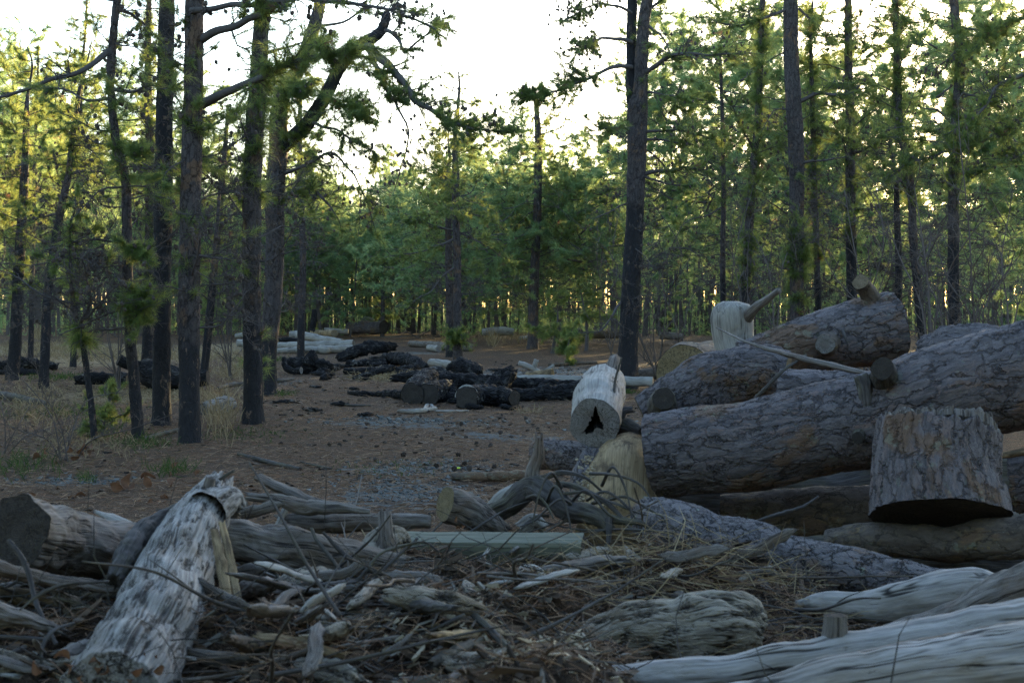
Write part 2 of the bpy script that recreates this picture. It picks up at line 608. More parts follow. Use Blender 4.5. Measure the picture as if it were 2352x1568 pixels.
MAT['bark'] = bark_mat("pine_bark", (.028, .024, .025), (.195, .172, .18), (.005, .004, .004), (.16, .095, .072), S=15, disp=.05, stretch=.30, lichen=.3, fis=.5)
MAT['bark_small'] = bark_mat("pine_bark_fine", (.035, .03, .031), (.21, .19, .197), (.007, .006, .006), (.18, .12, .095), S=22, disp=.028, stretch=.33, lichen=.5, fis=.8)
MAT['bark_brown'] = bark_mat("brown_bark", (.06, .045, .036), (.13, .105, .088), (.014, .012, .01), (.17, .12, .05), S=11.0, disp=.012, lichen=.3, fis=.6)
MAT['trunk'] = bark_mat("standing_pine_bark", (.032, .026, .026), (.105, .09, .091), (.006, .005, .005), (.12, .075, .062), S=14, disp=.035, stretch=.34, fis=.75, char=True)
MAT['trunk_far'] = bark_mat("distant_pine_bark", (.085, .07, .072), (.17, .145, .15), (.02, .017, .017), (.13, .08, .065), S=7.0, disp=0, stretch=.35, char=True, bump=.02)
MAT['bare'] = bare_mat("bare_grey_wood", (.20, .188, .172), (.36, .34, .312), (.09, .08, .072), S=1.0, disp=.005, crack=.45, stain=(.15, .13, .11), stain_amt=.4)
MAT['driftwood'] = bare_mat("smooth_driftwood", (.185, .17, .16), (.37, .342, .325), (.055, .05, .048), S=.8, disp=.008, crack=.9, stain=(.20, .17, .135), stain_amt=.45)
MAT['weathered'] = bare_mat("weathered_wood", (.068, .058, .052), (.225, .198, .178), (.022, .019, .017), S=1.0, disp=.012, crack=.8, stain=(.11, .075, .052), stain_amt=.6)
MAT['rough_bare'] = bare_mat("rough_bleached_wood", (.12, .112, .108), (.32, .305, .29), (.035, .032, .03), S=1.6, disp=.012, crack=1.0, rough_lump=.4, stain=(.14, .12, .10), stain_amt=.6)
MAT['rotten'] = bare_mat("rotten_wood", (.15, .125, .10), (.33, .29, .235), (.055, .046, .037), S=1.2, disp=.03, crack=.9, rough_lump=.5, stain=(.13, .092, .056), stain_amt=.6)
MAT['stained'] = bare_mat("debarked_stained_wood", (.20, .135, .07), (.34, .25, .145), (.13, .08, .042), S=1.7, disp=.004, stain=(.055, .036, .022), stain_amt=.85, crack=.3)
MAT['treated'] = bare_mat("greenish_treated_timber", (.10, .105, .077), (.185, .185, .142), (.07, .066, .05), S=.8, disp=.002, crack=.45)
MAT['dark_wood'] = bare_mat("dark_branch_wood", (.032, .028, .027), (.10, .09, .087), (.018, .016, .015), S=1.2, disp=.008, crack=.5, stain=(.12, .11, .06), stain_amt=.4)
MAT['char'] = char_mat("charred_wood", .35)
MAT['char_ash'] = char_mat("charred_wood_with_ash", .95)
MAT['end_grey'] = endgrain_mat("grey_end_grain", (.155, .143, .135), (.29, .268, .25), (.08, .073, .07), (.14, .12, .108))
MAT['end_brown'] = endgrain_mat("brown_end_grain", (.16, .12, .06), (.25, .19, .105), (.075, .058, .035))
MAT['end_dark'] = endgrain_mat("dark_end_grain", (.035, .03, .027), (.075, .064, .055), (.014, .012, .012))  # dark end wood for burnt and unburnt logs alike
MAT['end_tan'] = endgrain_mat("tan_end_grain", (.17, .13, .08), (.27, .21, .14), (.08, .057, .034))
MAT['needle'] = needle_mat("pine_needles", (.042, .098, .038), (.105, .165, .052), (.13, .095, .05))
MAT['needle_far'] = needle_mat("haze_lifted_pine_needles", (.062, .145, .078), (.13, .205, .09), (.13, .095, .05))  # lighter and bluer than near needles: haze put into the colour
MAT['limb'] = plain_mat("limb_bark", (.045, .038, .038), (.125, .108, .105), 40, stretch=(1, 1, .3))
MAT['cone'] = plain_mat("cone_scales", (.05, .038, .032), (.13, .105, .09), 60)
MAT['twig'] = plain_mat("bare_twig_bark", (.055, .044, .04), (.15, .122, .11), 25, stretch=(1, 1, .2))
MAT['straw'] = plain_mat("dry_straw", (.16, .115, .06), (.36, .28, .17), byval=True, trans=.2)
MAT['litter'] = plain_mat("fallen_needles", (.14, .075, .045), (.31, .205, .13), byval=True)
MAT['chips'] = plain_mat("wood_chips", (.20, .155, .10), (.46, .39, .29), byval=True)
MAT['pebble'] = plain_mat("blue_grey_gravel", (.04, .043, .043), (.15, .16, .155), byval=True)
MAT['bits'] = plain_mat("bark_bits", (.02, .014, .010), (.13, .088, .062), byval=True)
MAT['chips_grey'] = plain_mat("grey_wood_splinters", (.09, .08, .068), (.27, .25, .22), byval=True)
MAT['cone_ground'] = plain_mat("old_cone_scales", (.03, .024, .021), (.09, .07, .06), 60)
MAT['grass'] = plain_mat("green_blades", (.025, .055, .014), (.08, .12, .032), byval=True, trans=.35)
MAT['leaf'] = plain_mat("dead_oak_leaf", (.085, .038, .02), (.22, .12, .07), 8, trans=.2)

# ------------------------------------------------------------------ ground
def ground_material():
    b = NB("forest_floor")
    p = b.n("NewGeometry").outputs["Position"]
    gr = b.attr("gravel").outputs["Fac"]
    st = b.attr("straw").outputs["Fac"]
    n1 = b.noise(p, .9, 5, .6)[0]
    n2 = b.noise(b.mul(p, (1, 1, 1)), 7, 5, .7)[0]
    n3 = b.noise(p, 45, 4, .75)[0]
    n4 = b.noise(p, 160, 2, .6)[0]
    fib = b.noise(b.vadd(b.mul(p, (1, .5, 1)), b.mul(b.noise(p, 12, 2)[1], (.3, .3, 0))), 90, 3, .7, 1.5)[0]
    lit = b.mix(b.ss(b.math('ADD', b.math('MULTIPLY', n3, .5), b.math('MULTIPLY', fib, .5)), .36, .64), (.018, .012, .009), (.185, .122, .083))
    lit = b.mix(b.ss(n2, .5, .68, 0, .7), lit, (.20, .095, .048))
    lit = b.mix(b.ss(n1, .50, .30, 0, .6), lit, (.07, .052, .042))
    grav = b.mix(b.ss(n4, .3, .7), (.07, .082, .085), (.20, .225, .23))
    straw = b.mix(b.ss(fib, .35, .65), (.14, .10, .06), (.40, .31, .19))
    col = b.mix(b.ss(b.math('ADD', b.math('ADD', gr, b.math('MULTIPLY', b.math('SUBTRACT', n2, .5), 2.6)), b.math('MULTIPLY', b.math('SUBTRACT', n1, .5), 1.6)), .50, .66, 0, .8), lit, grav)
    col = b.mix(b.ss(b.math('ADD', st, b.math('MULTIPLY', b.math('SUBTRACT', n2, .5), 1.0)), .35, .7, 0, .8), col, straw)
    blk = b.noise(p, 22, 3, .8)[0]
    col = b.mix(b.ss(blk, .66, .72, 0, .75), col, (.03, .025, .022))
    h = b.math('ADD', b.math('ADD', b.math('MULTIPLY', n3, .5), b.math('MULTIPLY', n2, 1.2)), b.math('MULTIPLY', fib, .5))
    return b.finish(col, .95, h, 0, .035, .1)


def axis_grid(lo, hi, fine, ratio):
    out = [0.0]
    step = fine
    while out[-1] < hi:
        out.append(out[-1] + step)
        step = max(fine, out[-1] * ratio)
    pos = out
    if lo < 0:
        return np.r_[[-v for v in pos[:0:-1]], pos]
    return A(pos)


gx = axis_grid(-1, 2500, .14, .022)
gy = axis_grid(0, 4500, .12, .012) - 4.0
GX, GY = np.meshgrid(gx, gy)
GZ = ground_h(GX, GY)
nx, ny = len(gx), len(gy)
b = Buf()
i = np.arange(ny - 1)[:, None]
j = np.arange(nx - 1)[None, :]
a = i * nx + j
V = np.stack([GX, GY, GZ], -1).reshape(-1, 3)
b.add(V, quads=np.stack([a, a + 1, a + nx + 1, a + nx], -1).reshape(-1, 4))
ground = b.build("ground", ground_material())
tag(ground, "brown needle covered forest floor with grey gravel patches", "ground", kind="structure")


def blobs(lst):
    out = np.zeros(len(V))
    for px, py, rx, ry, w in lst:
        c = gpt(px, py)
        d1 = abs(c[1] - gpt(px, py - ry)[1])
        d2 = rx * c[1] / FPX
        out = np.maximum(out, w * np.exp(-((V[:, 0] - c[0]) / d2) ** 2 - ((V[:, 1] - c[1]) / d1) ** 2))
    return out


for nm, lst in (("gravel", [(950, 970, 220, 12, .8), (930, 1130, 170, 40, .85), (1350, 852, 230, 14, .9), (1000, 1075, 190, 20, .6), (150, 1105, 130, 14, .8),
                            (640, 875, 60, 8, .6), (1400, 985, 90, 20, .5), (960, 812, 60, 5, .8), (1150, 1000, 200, 15, .55), (900, 772, 60, 3, .7), (560, 890, 80, 10, .5)]),
                ("straw", [(120, 800, 300, 14, 1.0), (330, 820, 240, 25, .9), (520, 800, 120, 20, .9), (300, 905, 210, 22, .85), (60, 830, 110, 30, .7), (560, 850, 90, 20, .6),
                           (850, 868, 70, 8, .8), (930, 870, 60, 8, .9), (1250, 770, 200, 10, .35)])):
    at = ground.data.attributes.new(nm, 'FLOAT', 'POINT')
    at.data.foreach_set("value", blobs(lst).astype(np.float32))


# ------------------------------------------------------------------ vegetation builders
def perp(d, rng):
    r = rng.normal(size=3)
    r -= d * np.dot(r, d)
    return r / (np.linalg.norm(r) + 1e-9)


def nrm(v):
    v = A(v, dtype=float)
    return v / (np.linalg.norm(v) + 1e-9)


def merge_crown(T):
    """Limbs (first material) and needles (second) as one crown."""
    nb = Buf()
    T.needles(nb)
    w = T.wood
    w.flush()
    if nb.n:
        w.add(np.concatenate(nb.v), tris=np.concatenate(nb.t), val=np.concatenate(nb.val), mi=1)
    return w


class Plant:
    def __init__(s, rng, needle_len=.11, per=16, width=.006):
        s.rng, s.L, s.per, s.w = rng, needle_len, per, width
        s.trunk, s.wood, s.tufts, s.cones = Buf(), Buf(), [], []

    def tuft(s, p, d, size=1.0, v=None):
        s.tufts.append((p[0], p[1], p[2], d[0], d[1], d[2], size, s.rng.random() * .97 if v is None else v))

    def needles(s, buf):
        if not s.tufts:
            return
        rng = s.rng
        t = A(s.tufts)
        n, k = len(t), s.per
        P, D, S, val = t[:, None, :3], t[:, None, 3:6], t[:, None, 6:7], t[:, 7]
        r = rng.normal(size=(n, k, 3))
        r -= D * (r * D).sum(-1, keepdims=True)
        r /= np.linalg.norm(r, axis=-1, keepdims=True) + 1e-9
        al = rng.uniform(.25, 1.25, (n, k, 1))
        d = D * np.cos(al) + r * np.sin(al)
        base = P - D * rng.uniform(0, .9, (n, k, 1)) * S * s.L
        L = S * s.L * rng.uniform(.65, 1.1, (n, k, 1))
        q = rng.normal(size=(n, k, 3))
        side = np.cross(d, q)
        side /= np.linalg.norm(side, axis=-1, keepdims=True) + 1e-9
        w = s.w * .5 * (.6 + .4 * S)
        tip = base + d * L
        tip[..., 2] -= .12 * L[..., 0]
        V = np.stack([base - side * w, base + side * w, tip], 2)
        val = np.repeat(val[:, None], k, 1)
        val = np.where(val > .95, val, np.clip(val + rng.uniform(-.15, .15, (n, k)), 0, .95))
        V = V.reshape(-1, 3)
        buf.add(V, tris=np.arange(len(V)).reshape(-1, 3), rest=V, val=np.repeat(val.ravel(), 3))

    def cone_mesh(s, buf):
        if not s.cones:
            return
        rng = s.rng
        th = np.arange(6) / 6 * 2 * math.pi
        for p, r in s.cones:
            ax = nrm([rng.normal() * .4, rng.normal() * .4, -1])
            u = perp(ax, rng)
            w = np.cross(ax, u)
            V = [p - ax * r * 1.2]
            for h, q in ((-.7, .75), (.1, 1.0), (.8, .6)):
                for m in th:
                    V.append(p + ax * h * r * 1.15 + (u * math.cos(m + h) + w * math.sin(m + h)) * r * q * rng.uniform(.8, 1.1))
            V.append(p + ax * r * 1.3)
            T = [(0, 1 + (m + 1) % 6, 1 + m) for m in range(6)] + [(19, 13 + m, 13 + (m + 1) % 6) for m in range(6)]
            Q = [(1 + 6 * h + m, 1 + 6 * h + (m + 1) % 6, 7 + 6 * h + (m + 1) % 6, 7 + 6 * h + m) for h in (0, 1) for m in range(6)]
            buf.add(V, quads=Q, tris=T)

    def spray(s, p, d, L, r, leaf=1.0, lvl=0, cones=.12, curl=.0):
        """A side branch: wobbly twig with needle tufts or bare twiglets."""
        rng = s.rng
        d = nrm(d)
        st = [A(p, dtype=float)]
        for k in range(4):
            d = nrm(d + rng.normal(size=3) * .22 + A([0, 0, curl]))
            st.append(st[-1] + d * L / 4)
        P = A(st)
        s.wood.twig(P, r, max(r * .4, .0035))
        live = rng.random() < leaf
        if live:
            for k in (1, 2, 3, 4):
                if k == 4 or rng.random() < .8:
                    s.tuft(P[k], nrm(P[k] - P[k - 1] + A([0, 0, .15 * L / 4])), rng.uniform(.75, 1.15))
        if lvl > 0:
            for k in range(rng.integers(2, 5)):
                q = P[rng.integers(1, 5)]
                s.spray(q, d + perp(d, rng) * .9, L * rng.uniform(.35, .65), r * .5, leaf if live else 0, lvl - 1, cones, curl)
        if rng.random() < cones:
            q = P[rng.integers(2, 5)]
            s.cones.append((q + rng.normal(size=3) * .025, rng.uniform(.022, .034)))

    def limb(s, path, r0, r1, leaf=1.0, dens=5.0, sub=.5, start=.25, lvl=1, cones=.12, k=7, droop=0.0, up=.1):
        rng = s.rng
        P = A(path, dtype=float)
        L = np.linalg.norm(np.diff(P, axis=0), axis=1).sum()
        n = max(6, int(L / .12))
        C = spline(P, n)
        ph = rng.uniform(0, 50, 3)
        tt = np.linspace(0, L, n)
        C += .05 * np.stack([vnoise(np.column_stack([tt * 2.2, tt * 0 + p_, tt * 0])) for p_ in ph], -1) * np.sin(np.linspace(0, math.pi, n))[:, None]
        rad = r0 + (r1 - r0) * np.linspace(0, 1, n) ** .8
        tube(s.wood, C, rad, k, .06, rng.random() * 50)
        for q in range(int(dens * 1.6 * L)):
            t = start + (1 - start) * rng.random() ** .8
            i = min(n - 2, int(t * (n - 1)))
            d = nrm(C[i + 1] - C[i])
            dd = d * rng.uniform(.3, .9) + perp(d, rng) * .8 + A([0, 0, up])
            dd = dd * A([1, 1, .45])
            s.spray(C[i], dd, sub * rng.uniform(.35, 1.1) * (1.25 - .6 * t), max(.004, min(rad[i] * .4, .014)), leaf, lvl, cones, -droop * .15 + up * .3)
        if leaf > 0:
            s.spray(C[-1], C[-1] - C[-2], sub * .6, max(.004, r1), 1.0, lvl, cones)

    def auto_limbs(s, C, z0, z1, n, length, leaf=1.0, dens=5.0, sub=.5, rise=.2, cones=.1, lvl=1, az=None, dead=0.0):
        """Limbs in every direction along a trunk line C between heights z0 and z1."""
        rng = s.rng
        z = C[:, 2]
        for q in range(n):
            h = z0 + (z1 - z0) * (q + rng.random()) / n
            i = int(np.clip(np.searchsorted(z, h), 1, len(C) - 1))
            f = (h - z0) / max(z1 - z0, .1)
            a = rng.random() * 2 * math.pi if az is None else az + rng.normal() * .7
            L = length * rng.uniform(.55, 1.15) * (1.05 - .75 * f)
            d = A([math.cos(a), math.sin(a), rise * rng.normal(.6, 1.0)])
            p = C[i]
            P = [p]
            for m in range(3):
                d = nrm(d + rng.normal(size=3) * .2 + A([0, 0, rng.uniform(-.15, .25)]))
                P.append(P[-1] + d * L / 3)
            isd = rng.random() < dead
            s.limb(P, max(.012, .028 * L / 1.8), .006, 0 if isd else leaf, dens, sub, .2, lvl, cones, k=5)

    def trunk_tufts(s, C, R, z0, z1, n, size=1.1):
        rng = s.rng
        z = C[:, 2]
        for q in range(n):
            h = rng.uniform(z0, z1)
            i = int(np.clip(np.searchsorted(z, h), 1, len(C) - 1))
            a = rng.random() * 6.283
            d = nrm([math.cos(a), math.sin(a), rng.uniform(-.3, .6)])
            c0 = C[i] + d * (R[i] + .02)
            for m in range(rng.integers(2, 5)):
                dd = nrm(d + rng.normal(size=3) * .5)
                s.tuft(c0 + dd * rng.uniform(.03, .12), dd, size * rng.uniform(.8, 1.3))

    def build(s, root, origin, mats, cone_part=True):
        """trunk, limbs, needles (crown) and cones as parts."""
        o = A(origin)
        if s.trunk.n:
            s.trunk.build("trunk", mats[0], root, o)
        merge_crown(s).build("crown", [mats[1], mats[2]], root, o)
        cb = Buf()
        s.cone_mesh(cb)
        if cb.n:
            ob = cb.build("cones", MAT['cone'], root, o, smooth=False)
            ob["kind"] = "stuff"


# ------------------------------------------------------------------ the standing pines near the camera
def near_pine(name, label, base, pts, burn, H, seed, limbs=(), auto=None, tufts=None, per=18, forks=(), group=None, bark='trunk', flare=1.3, dead=(), extra=None):
    """base: pixel of the foot; pts: (px, py, width px) up the trunk; burn: pixel height to which the bark is charred."""
    rng = np.random.default_rng(seed)
    g = gpt(*base)
    D = g[1]
    T = Plant(rng, .125, int(per * 1.6), .0042 if D < 24 else .0055)
    ctl = [(*g + A([0, 0, -.1]), pts[0][2] * (flare + .25)), (*(g + (pix(pts[0][0], pts[0][1], D) - g) * .12), pts[0][2] * 1.16)]
    for px, py, w in pts:
        ctl.append((*pix(px, py, D), w))
    last, prev = A(ctl[-1]), A(ctl[-2])
    if H > last[2] + .3:
        dd = nrm(last[:3] - prev[:3])
        for f in (.35, .7, 1.0):
            hh = (H - last[2]) * f
            q = last[:3] + dd * hh + A([rng.normal() * .08, rng.normal() * .08, 0])
            ctl.append((*q, last[3] * (1 - .8 * f)))
    ctl = A(ctl)
    ctl[:, 3] *= .5 * D / FPX
    Ltot = np.linalg.norm(np.diff(ctl[:, :3], axis=0), axis=1).sum()
    n = int(Ltot / .05)
    C4 = spline(ctl, n)
    C, R = C4[:, :3], np.maximum(C4[:, 3], .008)
    zb = pix(base[0], burn, D)[2]
    val = sm(zb + .9, zb - .9, C[:, 2])
    off = rng.uniform(0, 40, 3)
    tube(T.trunk, C, R, 36 if R[5] > .1 else 24, .035, seed, val=val, off=off)
    for fk in forks:
        F = [(*pix(px, py, D + dz), w * .5 * (D + dz) / FPX) for px, py, w, dz in fk]
        Cf = spline(F, 90)
        tube(T.trunk, Cf[:, :3], np.maximum(Cf[:, 3], .008), 22, .05, seed + 3, val=sm(zb + .9, zb - .9, Cf[:, 2]) if len(fk) < 6 else .7, off=off + 9)
    for L in limbs:
        P = [pix(px, py, D + dz) for px, py, dz in L['p']]
        kw = {k: v for k, v in L.items() if k not in ('p', 'r')}
        kw['dens'] = kw.get('dens', 5.0) * 1.45
        T.limb(P, L['r'][0], L['r'][1], **kw)
    for kw in (auto or []):
        T.auto_limbs(C, **kw)
    for kw in (tufts or []):
        T.trunk_tufts(C, R, pix(0, kw['y'][0], D)[2], pix(0, kw['y'][1], D)[2], int(kw['n'] * 1.5), kw.get('size', 1.0) * 1.2)
    if extra:
        extra(T, C, R, D)
    T.auto_limbs(C, 1.3, min(H, 7.0) * .8, 18, 1.2, .0, 7, .5, .2, cones=.05, lvl=2)
    root = empty(name, (g[0], g[1], g[2]))
    tag(root, label, "pine tree", group)
    T.build(root, g, (MAT[bark], MAT['limb'], MAT['needle']))
    return root


def Lb(p, r=(.05, .012), **kw):
    return dict(p=p, r=r, **kw)


G = "standing pines round the clearing"
near_pine("pine_tree", "dark thin pine at the far left edge of the photo", (28, 872), [(36, 780, 27), (42, 640, 25), (55, 430, 19), (60, 300, 14), (62, 240, 9)], 470, 7.2, 11,
          auto=[dict(z0=3.0, z1=6.9, n=20, length=1.5, leaf=.8, dens=5, sub=.45), dict(z0=1.6, z1=3.4, n=8, length=1.1, leaf=.3)], tufts=[dict(y=(720, 260), n=60)], group=G)
near_pine("pine_tree", "charred leaning pine with a slim wavy trunk, second from the left edge", (100, 892), [(104, 800, 21), (112, 650, 20), (140, 480, 17), (158, 400, 15), (165, 330, 13), (180, 225, 10)], 500, 6.8, 12,
          limbs=[Lb([(162, 352, 0), (200, 320, .3), (240, 345, .5)], (.03, .01), leaf=.6), Lb([(160, 400, 0), (200, 390, -.2), (240, 395, -.5)], (.03, .01), leaf=.5), Lb([(140, 490, 0), (90, 500, .2), (30, 520, .4)], (.03, .01), leaf=.6)],
          auto=[dict(z0=4.2, z1=6.6, n=16, length=1.2, leaf=.8), dict(z0=2.4, z1=4.2, n=7, length=1.1, leaf=.35)], tufts=[dict(y=(420, 240), n=25)], group=G)
near_pine("pine_sapling", "bent charred sapling with a green needle tuft halfway up its trunk", (217, 1012), [(212, 950, 15), (203, 880, 14), (192, 800, 13), (178, 740, 11), (167, 690, 9), (162, 600, 7), (160, 520, 5)], 760, 3.1, 13,
          tufts=[dict(y=(800, 750), n=9, size=1.5), dict(y=(700, 520), n=15, size=1.1)], auto=[dict(z0=1.5, z1=2.9, n=8, length=.6, leaf=.4, dens=4, sub=.3)], group=G, flare=1.2)
near_pine("pine_tree", "slim crooked grey pine with dangling green tufts on its right side", (317, 1006), [(314, 950, 27), (306, 850, 25), (298, 760, 25), (293, 640, 23), (292, 560, 22), (291, 480, 22), (288, 410, 20), (270, 340, 20), (262, 290, 19), (254, 200, 18), (256, 130, 19), (262, 60, 18), (270, 0, 17)], 820, 7.2, 14,
          limbs=[Lb([(250, 118, 0), (205, 150, -.3), (150, 178, -.5), (90, 195, -.7), (0, 222, -.9), (-60, 240, -1)], (.04, .014), leaf=.12, dens=3, cones=.0),
                 Lb([(262, 20, 0), (300, 25, .2), (330, 50, .3), (355, 80, .5)], (.03, .008), leaf=.6),
                 Lb([(256, 205, 0), (300, 207, -.3), (350, 200, -.6), (385, 206, -.9)], (.03, .009), leaf=.45),
                 Lb([(256, 225, 0), (210, 232, .2), (150, 205, .4), (100, 200, .5)], (.025, .007), leaf=.5),
                 Lb([(296, 560, 0), (318, 575, -.3), (330, 600, -.5)], (.02, .008), leaf=1, dens=14, sub=.25, start=.3),
                 Lb([(296, 690, 0), (318, 690, -.3), (328, 720, -.5), (318, 755, -.6)], (.02, .008), leaf=1, dens=22, sub=.3, start=.1),
                 Lb([(283, 360, 0), (310, 345, -.3), (330, 350, -.5)], (.02, .008), leaf=.8, dens=14, sub=.3)],
          auto=[dict(z0=5.2, z1=7.1, n=12, length=1.2), dict(z0=2.8, z1=5.0, n=10, length=.9, leaf=.35, sub=.4)], tufts=[dict(y=(420, 340), n=14, size=1.3), dict(y=(340, 100), n=16)], group=G)
near_pine("pine_tree", "dark pine thick with needle tufts, behind the left trunk group", (337, 868), [(340, 780, 26), (343, 640, 25), (346, 500, 24), (345, 400, 20), (342, 250, 17), (340, 100, 14), (342, 0, 12)], 560, 9.5, 15,
          auto=[dict(z0=3.8, z1=9.2, n=20, length=1.5, leaf=.8)], tufts=[dict(y=(700, 30), n=110, size=1.3)], group=G)
near_pine("pine_tree", "coal black straight trunk, third of the close left group", (370, 976), [(371, 900, 42), (372, 700, 41), (374, 500, 41), (377, 300, 39), (380, 150, 36), (383, 0, 35)], 40, 8.5, 16,
          limbs=[Lb([(390, 210, 0), (410, 225, -.2), (420, 260, -.3)], (.02, .006), leaf=.2), Lb([(392, 350, 0), (425, 360, -.4), (470, 380, -.8)], (.03, .01), leaf=.5)],
          auto=[dict(z0=5.6, z1=8.4, n=14, length=1.6), dict(z0=2.2, z1=5.2, n=9, length=.8, leaf=.25, sub=.35)], tufts=[dict(y=(330, 100), n=6)], group=G)
near_pine("pine_tree", "thick grey plated trunk charred at the foot, front of the left group", (437, 1016), [(436, 930, 47), (435, 800, 48), (435, 650, 49), (437, 500, 47), (440, 350, 46), (444, 200, 44), (446, 100, 42), (447, 0, 42)], 760, 8.8, 17,
          limbs=[Lb([(462, 92, 0), (505, 70, -.3), (560, 52, -.6), (610, 25, -1.0), (660, -8, -1.3)], (.055, .03), leaf=.9, dens=4),
                 Lb([(465, 240, 0), (510, 218, -.3), (555, 198, -.5), (620, 172, -.8), (690, 142, -1.1), (760, 122, -1.4), (830, 112, -1.7)], (.06, .014), leaf=1, dens=8, sub=.5, start=.35),
                 Lb([(463, 300, 0), (500, 280, .4), (540, 260, .7)], (.025, .008), leaf=.7), Lb([(460, 590, 0), (495, 580, -.2), (540, 560, -.4)], (.015, .004), leaf=.1),
                 Lb([(440, 25, -.1), (520, 15, -.6), (620, 5, -1.2), (720, 5, -1.6), (830, 10, -2.0), (940, 40, -2.4), (990, 62, -2.6)], (.04, .012), leaf=.25, dens=7, cones=.25)],
          auto=[dict(z0=5.6, z1=8.7, n=14, length=1.8), dict(z0=3.2, z1=5.2, n=7, length=.6, leaf=.7, sub=.3)], tufts=[dict(y=(680, 120), n=30)], group=G)
near_pine("pine_tree", "thin leaning double stem pine between two thick grey trunks", (468, 872), [(478, 780, 15), (490, 650, 15), (503, 500, 13), (512, 400, 12), (520, 300, 9), (524, 240, 6)], 640, 6.2, 18,
          forks=[[(462, 880, 10, -3), (470, 800, 10, -3), (486, 640, 9, -3), (500, 500, 8, -3), (506, 380, 5, -3)]],
          auto=[dict(z0=2.2, z1=6.0, n=18, length=1.1, leaf=.55)], tufts=[dict(y=(760, 280), n=40)], group=G)
near_pine("pine_tree", "straight grey trunk with green collars of needles, right of the thickest left trunk", (582, 972), [(582, 900, 45), (580, 780, 43), (578, 650, 43), (578, 500, 43), (580, 400, 42), (586, 280, 42), (592, 200, 40), (598, 100, 36), (604, 0, 35)], 720, 8.6, 19,
          limbs=[Lb([(602, 185, 0), (640, 150, .3), (690, 125, .5)], (.035, .01), leaf=.8), Lb([(600, 125, 0), (660, 110, -.2), (720, 90, -.4)], (.03, .008), leaf=.7),
                 Lb([(566, 430, 0), (530, 425, .3), (490, 440, .5)], (.02, .006), leaf=.2), Lb([(596, 545, 0), (650, 520, .4), (700, 530, .7)], (.018, .004), leaf=.0),
                 Lb([(568, 690, 0), (540, 720, -.2), (500, 735, -.5), (470, 745, -.7)], (.022, .005), leaf=.0, dens=6), Lb([(575, 645, 0), (558, 690, -.2), (530, 715, -.3)], (.018, .005), leaf=0)],
          auto=[dict(z0=6.2, z1=8.5, n=10, length=1.6)], tufts=[dict(y=(470, 190), n=64, size=1.25), dict(y=(190, 20), n=16), dict(y=(880, 600), n=8)], group=G)


def burnt_top(T, C, R, D):
    pass


near_pine("forked_pine", "leaning reddish pine with a burnt fork drooping over the clearing", (613, 906), [(614, 850, 42), (618, 780, 40), (626, 700, 42), (630, 620, 42), (632, 540, 42), (632, 440, 43), (640, 340, 43), (640, 270, 40), (652, 215, 34), (690, 150, 32), (712, 90, 32), (728, 40, 28), (738, 0, 24)], 790, 9.0, 20,
          forks=[[(640, 350, 34, .1), (668, 320, 33, -.1), (705, 285, 32, -.3), (745, 225, 31, -.6), (775, 165, 29, -.8), (812, 118, 28, -1.0), (850, 92, 28, -1.2), (876, 70, 24, -1.3), (888, 36, 20, -1.4), (890, 28, 12, -1.4)]],
          limbs=[Lb([(840, 95, -1.1), (862, 125, -1.4), (890, 150, -1.6), (908, 168, -1.7), (935, 200, -1.9), (955, 232, -2.1), (990, 252, -2.3), (1030, 275, -2.5), (1075, 295, -2.7), (1150, 302, -3.0)], (.10, .012), leaf=.85, dens=9, sub=.55, start=.2, cones=.22),
                 Lb([(868, 72, -1.2), (895, 72, -1.4), (915, 90, -1.6), (930, 115, -1.8), (960, 95, -2.0), (1010, 50, -2.2)], (.045, .01), leaf=.6, dens=6, cones=.25),
                 Lb([(845, 110, -1.1), (860, 140, -1.4), (880, 185, -1.7), (900, 225, -1.9), (935, 228, -2.0)], (.05, .02), leaf=.9, dens=11, sub=.45, start=.2, cones=.2),
                 Lb([(905, 215, -1.9), (912, 245, -2.0), (925, 270, -2.1), (935, 300, -2.2), (935, 350, -2.2), (918, 400, -2.2), (905, 440, -2.2)], (.028, .006), leaf=.0, dens=6, sub=.4, lvl=1, cones=.4),
                 Lb([(745, 220, -.6), (780, 240, -1.0), (820, 245, -1.4), (850, 270, -1.7)], (.04, .01), leaf=1, dens=16, sub=.55, start=.1),
                 Lb([(715, 280, -.4), (770, 300, -1.0), (830, 330, -1.5), (870, 360, -1.8)], (.035, .008), leaf=.55, dens=11, sub=.5, droop=1),
                 Lb([(648, 400, 0), (700, 380, -.5), (760, 350, -1.0), (800, 390, -1.2), (838, 450, -1.4), (860, 520, -1.5)], (.04, .008), leaf=.35, dens=8, sub=.5, droop=1, cones=.2),
                 Lb([(650, 450, 0), (700, 430, -.3), (750, 465, -.6), (775, 500, -.8)], (.05, .012), leaf=.3, dens=8, sub=.5),
                 Lb([(625, 230, 0), (660, 205, -.5), (690, 200, -.8)], (.04, .01), leaf=1, dens=22, sub=.6, start=.05),
                 Lb([(740, 60, 0), (790, 50, -.3), (850, 20, -.6), (950, 30, -.9), (1010, 55, -1.1)], (.03, .006), leaf=.45, dens=8, cones=.25)],
          auto=[dict(z0=7, z1=8.8, n=8, length=1.5), dict(z0=3.2, z1=5.2, n=12, length=1.2, leaf=.55, az=0.0)], tufts=[dict(y=(350, 60), n=30)], group=G)

